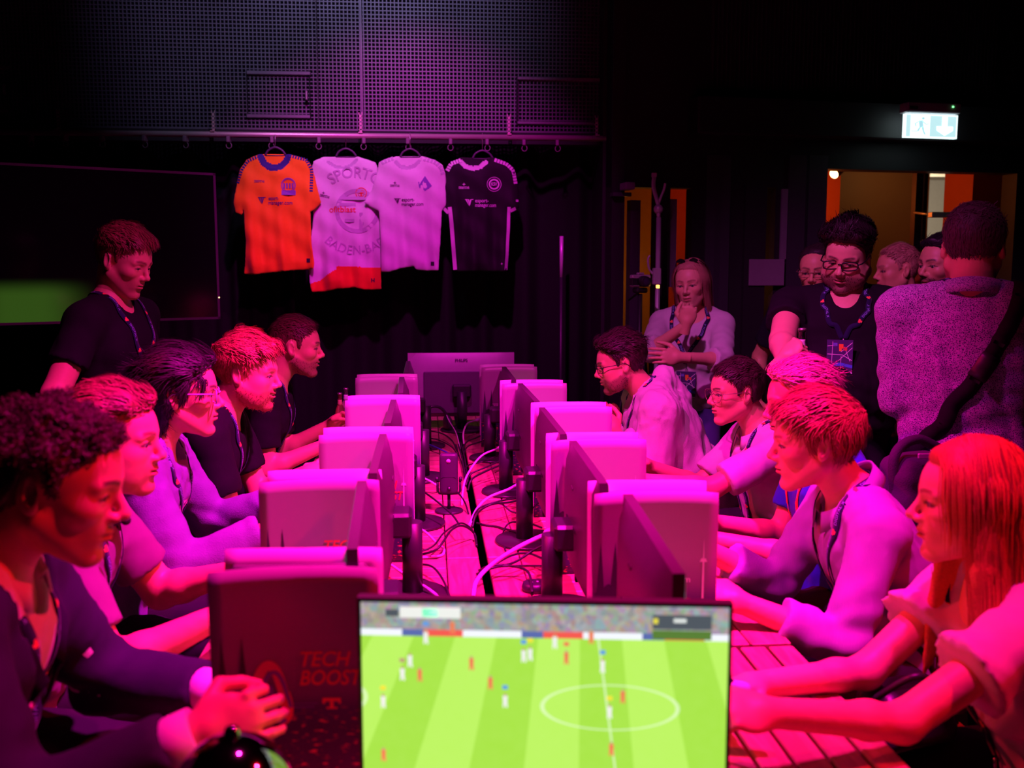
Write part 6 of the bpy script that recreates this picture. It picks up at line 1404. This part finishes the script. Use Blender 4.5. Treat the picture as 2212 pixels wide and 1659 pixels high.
cast('R2', label='man with reddish fringe and striped lilac shirt wearing a printed lanyard', nose=(1664, 985, 2.62), yaw=166, pitch=-6, byaw=176, nb=(.10, 0.147), lean=.22, res=.0030, bres=.0075,
     hd=dict(hair=(.30, .11, .05), nose=1.1), hair=dict(style='short', col=(.30, .095, .04), flow='fwd', t=(.026, .014, .020), len=.05, lift=.15, lside=.75, n=4600, part=.016, ps=-1, nz=.3),
     top=dict(kind='shirt', mat=stripes(), sl=1.62, v=.035, open=.6, inf=.013, amp=.006, cuff=.040, res=.0075), lan=dict(bot=.42, w=.024, badge=False),
     armL=dict(w=(1606, 1304, 2.40), pole=(.7, -.4, -1)), armR=dict(w=(1520, 1184, 2.74), pole=(.2, .1, -1)))
cast('R3', label='man with swept-back blond hair in blue jersey with orange lanyard', nose=(1653, 898, 3.12), yaw=172, pitch=-8, byaw=176, nb=(.10, 0.147), lean=.06, res=.0034,
     hd=dict(hair=(.42, .22, .12)), hair=dict(style='short', col=(.60, .36, .26), flow='back', t=(.022, .008, .014), puff=.008, len=.06, lift=.07, lside=.5, n=3800),
     top=tee(F_BLUE), lan=dict(bot=.40, c=(.85, .12, .03), mn='lanyard_orange'), armL=dict(w=(1540, 1165, 2.98), pole=(.2, -.1, -1)), armR=dict(w=(1545, 1128, 3.25), pole=(.2, .1, -1)))
cast('R4', label='man with metal-rimmed glasses and white polo shirt on the right row', nose=(1532, 869, 3.92), yaw=186, pitch=-4, byaw=180, nb=(.10, 0.152), lean=.13, res=.0034,
     hd=dict(hair=(.04, .02, .015), jaw=1.05), hair=dict(style='short', col=(.05, .02, .022), flow='fwd', t=(.020, .008, .013), len=.026, lift=.25, n=3600),
     glasses=dict(c='metal', size=(.027, .021), drop=1, pow=2.6, r=.0012), top=dict(kind='polo', mat=F_WHITE, sl=.80, v=.03, open=.8, flare=.018), lan=dict(bot=.46), sw=.19, g=1.08,
     armL=dict(w=(1398, 1038, 3.72), pole=(.2, -.1, -1)), armR=dict(w=(1402, 1006, 4.05), pole=(.2, .1, -1)))
cast('R5', label='bearded man with black glasses and cream hoodie at the far end of the right row', nose=(1288, 812, 4.36), yaw=176, pitch=-12, byaw=178, nb=(.12, 0.132), lean=.26, res=.0036,
     hd=dict(hair=(.04, .02, .015), beard=.62, bcol=(.07, .03, .02), blen=.006, jaw=1.05, fat=.3), hair=dict(style='short', col=(.05, .02, .022), flow='back', t=(.028, .006, .012), puff=.010, len=.04, lift=.4, lside=.3, n=3600),
     glasses=dict(c='black', size=(.025, .017), r=.0017), top=dict(kind='hoodie', mat=F_HOOD, sl=1.9, inf=.026, amp=.007, name='hoodie', cuff=.036), lan=dict(bot=.36), g=1.18, belly=.03, sw=.205, ar=1.15,
     armL=dict(w=(1330, 935, 4.16), pole=(.3, -.1, -1)), armR=dict(w=(1318, 912, 4.5), pole=(.2, .1, -1)))
# ---- onlookers
SH = [((-.05, .055*s, .0), (-.045, .070*s, -.17), .030, .018) for s in (1, -1)] + [((.02, .072*s, .03), (.0, .080*s, -.10), .012, .014) for s in (1, -1)] + [((-.08, 0, .0), (-.085, 0, -.15), .04, .03)]
cast('R6', label='blond woman standing with hand on chin in sheer white blouse', nose=(1480, 632, 5.05), yaw=238, pitch=-6, roll=4, byaw=246, nb=(.045, 0.152), stand=True, lean=.0, pz=.94, res=.004, bres=.0095,
     hd=dict(hair=(.25, .12, .06), fem=1, skin=(.74, .42, .26)), hair=dict(style='short', col=(.42, .22, .14), flow='bob', t=(.011, .009, .014), len=.16, K=8, lift=.04, lside=1, n=2600, locks=SH, w=.0014, line=.0, box=((-.15, -.13, -.23), (.14, .13, .17))),
     top=dict(kind='blouse', mat=F_BLOUSE, sl=1.25, v=.03, vw=.09, nk=.03, inf=.020, amp=.006, cuff=.05), lan=dict(bot=.25, badge=True), trousers='violet',
     armR=dict(w=(1482, 702, 4.86), pole=(-.9, -.5, -1), hand='fist', dir=(.12, -.25, 1), zh=(-.3, -1, -.2)), armL=dict(w=(1470, 772, 4.82), pole=(1, -.3, -.7), hand='relax', dir=(-1, -.15, .1), zh=(0, -1, .2)))
cast('R7', label='tall heavy man in black t-shirt with black glasses holding a bottle', nose=(1812, 592, 4.02), yaw=232, pitch=-20, roll=-6, byaw=246, nb=(.05, 0.152), stand=True, lean=.0, hs=1.07, res=.0038, bres=.0105,
     hd=dict(hair=(.02, .012, .012), beard=.68, bcol=(.05, .02, .02), fat=.9, jaw=1.12, eye=.7, blen=.007, skin=(.74, .42, .26)), hair=dict(style='short', col=(.022, .011, .016), flow='up', t=(.030, .006, .010), puff=.016, len=.05, lift=.3, lside=.2, n=3800),
     glasses=dict(c='black', size=(.028, .0165), r=.0026), top=tee(F_BLACK, sl=.52, flare=.022, v=.04), lan=dict(bot=.18, badge=True), g=1.26, belly=.05, sw=.225, ar=1.28, neck=1.2, la=.30,
     armR=dict(w=(1690, 778, 3.76), pole=(-.25, .5, -1), hand='fist', dir=(.45, -.2, .55), zh=(-.9, -.4, .3)), armL=dict(rel=(.12, .34, -.50), hand='relax'))
cast('R8', label='man seen from behind in speckled lilac shirt with a shoulder strap', head=(2102, 532, 3.16), yaw=64, pitch=-4, byaw=64, nb=(.03, 0.152), stand=True, lean=-.02, res=.0036, bres=.0100, hs=1.09,
     hd=dict(hair=(.10, .05, .04), fat=.3), hair=dict(style='short', col=(.085, .035, .045), flow='crown', t=(.007, .006, .008), len=.02, lift=.15, lside=.9, n=3400, nz=.2),
     top=dict(kind='shirt', mat=speckle(), sl=1.12, v=.0, open=.3, inf=.018, amp=.007, cuff=.052, hem=.50), lan=dict(bot=.36, w=.024), g=1.14, sw=.205, ar=1.12, neck=1.1,
     armL=dict(rel=(.20, .02, -.30), pole=(-.9, -.3, -1), hand='relax'), armR=dict(rel=(.22, -.02, -.33), pole=(.9, -.6, -1), hand='relax'))
cast('R9', label='dark bearded man with slicked hair beside the man in the speckled shirt', nose=(1990, 592, 4.30), hs=1.05, yaw=196, pitch=-2, byaw=190, nb=(.04, 0.157), stand=True, lean=.0, res=.004, bres=.011,
     hd=dict(hair=(.015, .01, .01), beard=.9, bcol=(.03, .014, .014), skin=(.62, .32, .18)), hair=dict(style='short', col=(.012, .008, .012), flow='back', t=(.018, .006, .010), puff=.006, len=.05, lift=.1, lside=.3, n=2400), top=tee(F_SUIT2))
cast('R10', label='fair-haired man in dark suit behind the tall man', nose=(1890, 600, 5.35), hs=1.08, yaw=176, pitch=-4, byaw=190, nb=(.05, 0.157), stand=True, lean=.0, res=.0045, bres=.011,
     hd=dict(hair=(.35, .2, .1), fat=.2), hair=dict(style='short', col=(.48, .28, .17), flow='fwd', t=(.014, .005, .008), len=.022, lift=.2, n=2200), top=dict(kind='shirt', mat=F_WHITE, sl=1.8, inf=.006, open=.3), jacket=F_SUIT2)
cast('R11', label='man with receding hair half hidden behind the tall man', nose=(1752, 606, 4.95), hs=1.04, yaw=236, pitch=-8, byaw=240, nb=(.05, 0.157), stand=True, lean=.0, res=.0045, bres=.011, trousers='dark',
     hd=dict(hair=(.05, .03, .02)), hair=dict(style='short', col=(.03, .018, .02), flow='back', t=(.010, .005, .008), len=.025, lift=.1, line=.016, n=1800), glasses=dict(c='metal', size=(.025, .016)), top=tee(F_SUIT2))
cast('R12', label='distant person in bright orange hooded top in the corridor', head=(1968, 600, 6.6), yaw=60, byaw=60, nb=(.04, 0.152), stand=True, lean=.0, res=.006, bres=.014,
     hd=dict(hair=(.05, .03, .02)), hair=dict(style='short', col=(.55, .16, .03), t=(.022, .022, .026), low=.10, n=200, rmin=.0, box=((-.15, -.13, -.2), (.15, .13, .18))), top=dict(kind='hoodie', mat=F_OR, sl=1.9, inf=.02, res=.012))
# ------------------------------------------------------------------ things worn, held and standing about
def rel(sp, v): return np.asarray(v)-sp['O']
# bottle in the tall man's hand
sp = PEOPLE['R7']; wr, FM = sp['HF'][-1]; c = wr + FM @ A(.078, 0, -.030)
bottle((c[0], c[1], c[2]-.160), 'dark beer bottle held by the tall man in black', G2, 'hand-held bottle', 1.0, 0, (.72, .62, .70))
# sunglasses pushed up on the blond woman's hair
sp = PEOPLE['R6']; mb = MB(); M_ = lambda v: sp['toW'](np.asarray(v)[None])[0]
for s in (1, -1):
    mb.add([M_(A(.030+.012*math.cos(t)*.4+.010, .034*s+.026*math.cos(t), .128+.010*math.sin(t)-.006*abs(math.cos(t)))) for t in np.linspace(0, 2*PI, 20)[:-1]], [tuple(range(19))], True)
    mb.tube([M_(A(.03, .060*s, .122)), M_(A(-.01, .078*s, .095)), M_(A(-.05, .082*s, .045))], .0025, 6)
mb.tube([M_(A(.042, .012, .133)), M_(A(.042, -.012, .133))], .002, 6)
mb.build('sunglasses', mat('sunglasses_black', (.01, .01, .012), .15), sp['root'])
# small red mark on the white polo, pin on the jacket, clip-on microphone on the mauve polo
def patch(sp, y, z, w_, h_, name, m, off=.002):
    W = sp['W']; g = np.array([W(.16, y+a*w_, z+b*h_) for a, b in ((1, -1), (-1, -1), (-1, 1), (1, 1))]); g, n = project(sp['fsurf'], g, off, 8); mb = MB(); g = g-sp['O']; mb.add(list(g)+list(g-n*.001), [(0, 1, 2, 3), (7, 6, 5, 4), (0, 4, 5, 1), (1, 5, 6, 2), (2, 6, 7, 3), (3, 7, 4, 0)], False); return mb.build(name, m, sp['root'])
patch(PEOPLE['R4'], .085, -.13, .009, .007, 'chest_mark', mat('mark_red', (.75, .05, .05), .6))
sp = PEOPLE['L1']; W = sp['W']; mb = MB(); c = project(sp['fsurf'], W(.14, -.10, -.17)[None], .006)[0][0]-sp['O']
for k in range(9): t = 2*PI*k/9; V, Q, D = sphere(c+sp['TM'] @ A(.002, .009*math.cos(t), .009*math.sin(t)), .0035, 8, 6); mb.add(V, [tuple(q) for q in Q], True)
mb.build('lapel_pin', mat('pin_pink', (.6, .2, .35), .4), sp['root'])['kind'] = 'stuff'
sp = PEOPLE['L2']; c = P(272, 1124, 2.12)-sp['O']; V, Q, D = sphere(c, .0105, 16, 10); mb = MB(); mb.add(V, [tuple(q) for q in Q], True); mb.tube([c, c+A(-.03, .02, -.015)], .002, 6); mb.build('clip_microphone', BLK, sp['root'])
# lettering on the lilac hoodie
sp = PEOPLE['L3']; W = sp['W']; mb = MB()
def chest(u_, v_): q = project(sp['fsurf'], W(.17, -u_-.02, -.17+v_)[None], .002, 7)[0][0]; return tuple(q-sp['O'])
for txt, dz, sz, wd in (('ATH', .03, .06, .13), ('US', -.03, .035, .05)):
    V2, F2 = glyphs(txt, .03); sx_ = wd/(V2[:, 0].max()-V2[:, 0].min()); pts = np.array([W(.17, -(x*sx_)-.01, -.17+dz+y*sz) for x, y in V2]); pj = project(sp['fsurf'], pts, .003, 7)[0]-sp['O']; mb.add(list(pj), F2, False)
mb.build('chest_print', mat('print_lilac', (.55, .25, .45), .7), sp['root'])['kind'] = 'stuff'
# shoulder bag of the man seen from behind
sp = PEOPLE['R8']; W = sp['W']; bag = empty('shoulder_bag', (0, 0, 0), 0, 'dark violet shoulder bag with wide black strap on the man seen from behind', 'bag')
pts = np.array([W(.12, -.06, -.14), W(.06, -.125, -.01), W(-.03, -.13, .0), W(-.12, -.085, -.12), W(-.16, -.01, -.26), W(-.16, .09, -.40), W(-.09, .20, -.52)]); pts = bez(pts, 60); pj, nn = project(sp['fsurf'], pts, .006, 6)
far = nrm(pj-pts) > .12; pj[far] = pts[far]
for _ in range(4): pj[1:-1] = (pj[:-2]+2*pj[1:-1]+pj[2:])/4
mb = MB(); ribbon(mb, pj, nn, .052, .003); mb.build('strap', fabric('webbing_black', (.010, .008, .014)), bag)
mb = MB(); k = 34; ribbon(mb, pj[k:k+6], nn[k:k+6]*1.0, .058, .008); mb.build('strap_slider', BLK2, bag)
bc = P(1972, 1085, 3.08); BV = fabric('bag_violet', (.075, .030, .095), .8, .4, 300)
def rbox(c, hx, hy, hz, r_, sag=.02):
    def f(p):
        q = (p-np.asarray(c, p.dtype)); q = q @ np.array([[math.cos(.35), -math.sin(.35), 0], [math.sin(.35), math.cos(.35), 0], [0, 0, 1]], p.dtype); w_ = 1-.18*np.clip(q[:, 2]/hz, -1, 1); a = np.abs(q/np.stack([w_, w_, np.ones_like(w_)], 1))-np.array([hx-r_, hy-r_, hz-r_], p.dtype)
        return nrm(np.maximum(a, 0))+np.minimum(a.max(1), 0)-r_-.004*wav(p, 9, 21)
    return isosurf(f, np.asarray(c)-A(hx, hx, hz)*1.5-.02, np.asarray(c)+A(hx, hx, hz)*1.5+.02, .010)
V, Q = rbox(bc, .115, .07, .155, .04); link('bag_body', npmesh('bag_body', V, Q), BV, bag)
hdl = bez([bc+A(-.085, -.05, .02), bc+A(-.095, -.06, .16), bc+A(-.02, -.04, .205), bc+A(.07, -.02, .17)], 24); mb = MB(); n_ = np.repeat(A(-.3, -1, .1)[None], len(hdl), 0); n_ /= nrm(n_)[:, None]; ribbon(mb, hdl, n_, .030, .004); mb.build('carry_strap', BV, bag)
c = P(1998, 985, 2.99); MB().box(c[0]-.022, c[0]+.022, c[1]-.004, c[1]+.004, c[2]-.008, c[2]+.008, bev=.002).build('buckle', mat('buckle_grey', (.45, .32, .45), .4, .3), bag)
# handbag on the near woman's lap
hb = P(1948, 1535, 2.12); bag2 = empty('handbag', (0, 0, 0), 0, 'small black handbag with straps lying on the near woman\'s lap', 'bag')
V, Q = rbox(hb, .10, .06, .062, .03); link('bag_body', npmesh('bag_body', V, Q), mat('bag_leather', (.03, .02, .035), .35, bump=.15, bscale=150), bag2)
for k, (a, b, c) in enumerate((((-.09, -.05, .05), (-.02, -.10, .12), (.07, -.05, .05)), ((-.07, .02, .06), (.02, .0, .14), (.09, .02, .05)))):
    mb = MB(); mb.tube(bez([hb+A(*a), hb+A(*b), hb+A(*c)], 20), .007, 8); mb.build('handle', MATS['bag_leather'], bag2)
for dx in (-.06, .05): MB().tube([hb+A(dx+.010*math.cos(t), -.066, .03+.012*math.sin(t)) for t in np.linspace(0, 2*PI, 12)], .0025, 6).build('ring', mat('ring_metal', (.6, .4, .5), .3, .9), bag2)
# game controller in the near woman's hands
def controller(c, rz, label):
    o = empty('game_controller', tuple(c), rz, label, 'controller')
    def f(p):
        q = np.stack([p[:, 0], np.abs(p[:, 1]), p[:, 2]], 1); d = ell(p, A(0, 0, 0), (.032, .055, .018)); d = smin(d, seg(q, A(.0, .045, 0), A(-.055, .062, -.010), .021, .014), .018); return d
    V, Q = isosurf(f, (-.09, -.09, -.05), (.05, .09, .04), .005); link('shell', npmesh('shell', V, Q), mat('controller_white', (.75, .72, .75), .4), o)
    for s in (1, -1): MB().lathe([(.008, .012), (.006, .020), (.011, .024), (.009, .027)], c=(-.012, .026*s, 0), n=14).build('thumb_stick', BLK2, o)
    MB().box(-.002, .022, -.020, .020, .013, .0185, bev=.003).build('touch_pad', MATS['controller_white'], o); return o
a, b = PEOPLE['R1']['HF'][1][0], PEOPLE['R1']['HF'][-1][0]; m_ = (a+b)/2 + A(-.075, 0, .0); controller((m_[0], m_[1], max(m_[2], TOP+.03)), R(180), 'white game controller in the near woman\'s hands')
# camera on a tripod by the doors
q = P(1383, 607, 5.45); cm = empty('tripod_camera', (q[0], q[1], 0), R(18), 'small silver camera on a black tripod by the glass door', 'camera'); z = q[2]; SIL = mat('camera_silver', (.55, .50, .55), .4, .3)
bd = MB().box(-.058, .058, -.018, .020, z-.032, z+.034, bev=.006).build('camera_body', SIL, cm); MB().box(-.0585, .0585, -.0185, .0205, z-.026, z+.018, bev=.003).build('leatherette', BLK2, bd); MB().box(-.02, .02, -.012, .012, z+.034, z+.046, bev=.004).build('hot_shoe', SIL, bd)
Mx = Matrix.Translation((.002, -.018, z-.002)) @ Matrix.Rotation(PI/2, 4, 'X'); le = MB().lathe([(.030, 0), (.031, .02), (.028, .045), (.026, .046)], M=Mx, n=24).build('lens', BLK2, cm); MB().lathe([(.022, .044), (.018, .046), (.005, .047)], M=Mx, n=20).build('front_glass', mat('front_glass', (.05, .03, .08), .05, coat=.5), le)
MB().box(-.035, .035, -.03, .03, z-.065, z-.036, bev=.008).build('tripod_head', BLK2, cm); MB().tube([A(0, 0, z-.07), A(0, 0, .60)], .014, 10).build('centre_column', BLK2, cm); MB().tube([A(.02, .02, z-.05), A(.02, .16, z-.11)], .006, 8).build('pan_handle', BLK2, cm)
for k in range(3): t = 2*PI*k/3+.4; MB().tube([A(.02*math.cos(t), .02*math.sin(t), z-.30), A(.27*math.cos(t), .27*math.sin(t), .012)], [.014, .009], 8).build('leg', BLK2, cm)
c = P(1421, 619, 5.43); o = MB().box(c[0]-.009, c[0]+.009, c[1]-.006, c[1]+.006, c[2]-.009, c[2]+.009, bev=.002).build('record_light', mat('led_orange', (1, .4, .1), .4, emit=(1, .35, .06), estr=5)); o.parent = cm; o.matrix_parent_inverse = (Matrix.Translation((q[0], q[1], 0)) @ Matrix.Rotation(R(18), 4, 'Z')).inverted()
# pale light stand with forked top
GS = mat('stand_grey', (.75, .70, .80), .4, .3); ls = empty('light_stand', (0, 0, 0), 0, 'tall pale grey stand pole with forked top beside the camera', 'stand'); D_ = 5.72
z0 = A(*P(1421, 600, D_)); z0[2] = 0; top = P(1423, 470, D_); MB().tube([z0, top], .014, 12).build('pole', GS, ls)
MB().tube(bez([top, P(1421, 440, D_), P(1412, 405, D_), P(1413, 382, D_)], 14), .012, 10).build('fork_arm', GS, ls); MB().tube(bez([top, P(1423, 440, D_), P(1434, 410, D_), P(1437, 396, D_)], 14), .008, 10).build('fork_arm', GS, ls)
c = P(1413, 381, D_); MB().box(c[0]-.014, c[0]+.014, c[1]-.014, c[1]+.014, c[2]-.005, c[2]+.02, bev=.003).build('top_block', GS, ls)
V, Q, D = sphere(P(1422, 452, D_), .028, 14, 10); mb = MB(); mb.add(V, [tuple(x) for x in Q], True); mb.build('ball_joint', GS, ls)
c = P(1418, 596, D_); MB().box(c[0]-.022, c[0]+.024, c[1]-.02, c[1]+.02, c[2]-.05, c[2]+.045, bev=.005).build('clamp', GS, ls); MB().tube(bez([P(1410, 592, D_), P(1402, 580, D_), P(1400, 560, D_), P(1404, 552, D_)], 12), .006, 8).build('crank', GS, ls)
for k in range(3): t = 2*PI*k/3; MB().tube([z0+A(0, 0, .45), z0+A(.25*math.cos(t), .25*math.sin(t), .012)], .011, 8).build('leg', GS, ls)
# slim grey tube standing in front of the drape
a = P(1213, 510, 6.1); b = A(a[0], a[1], 0); tb = empty('curtain_pole', (0, 0, 0), 0, 'slim grey pole standing at the end of the black drape', 'pole'); MB().tube([b+A(0, 0, .02), A(a[0], a[1], a[2]-.25)], .012, 10).build('lower_tube', BLK2, tb); MB().tube([A(a[0], a[1], a[2]-.25), a], .012, 10).build('upper_tube', GS, tb); MB().lathe([(.12, 0), (.12, .015), (.02, .02)], c=tuple(b), n=20).build('foot', BLK2, tb)
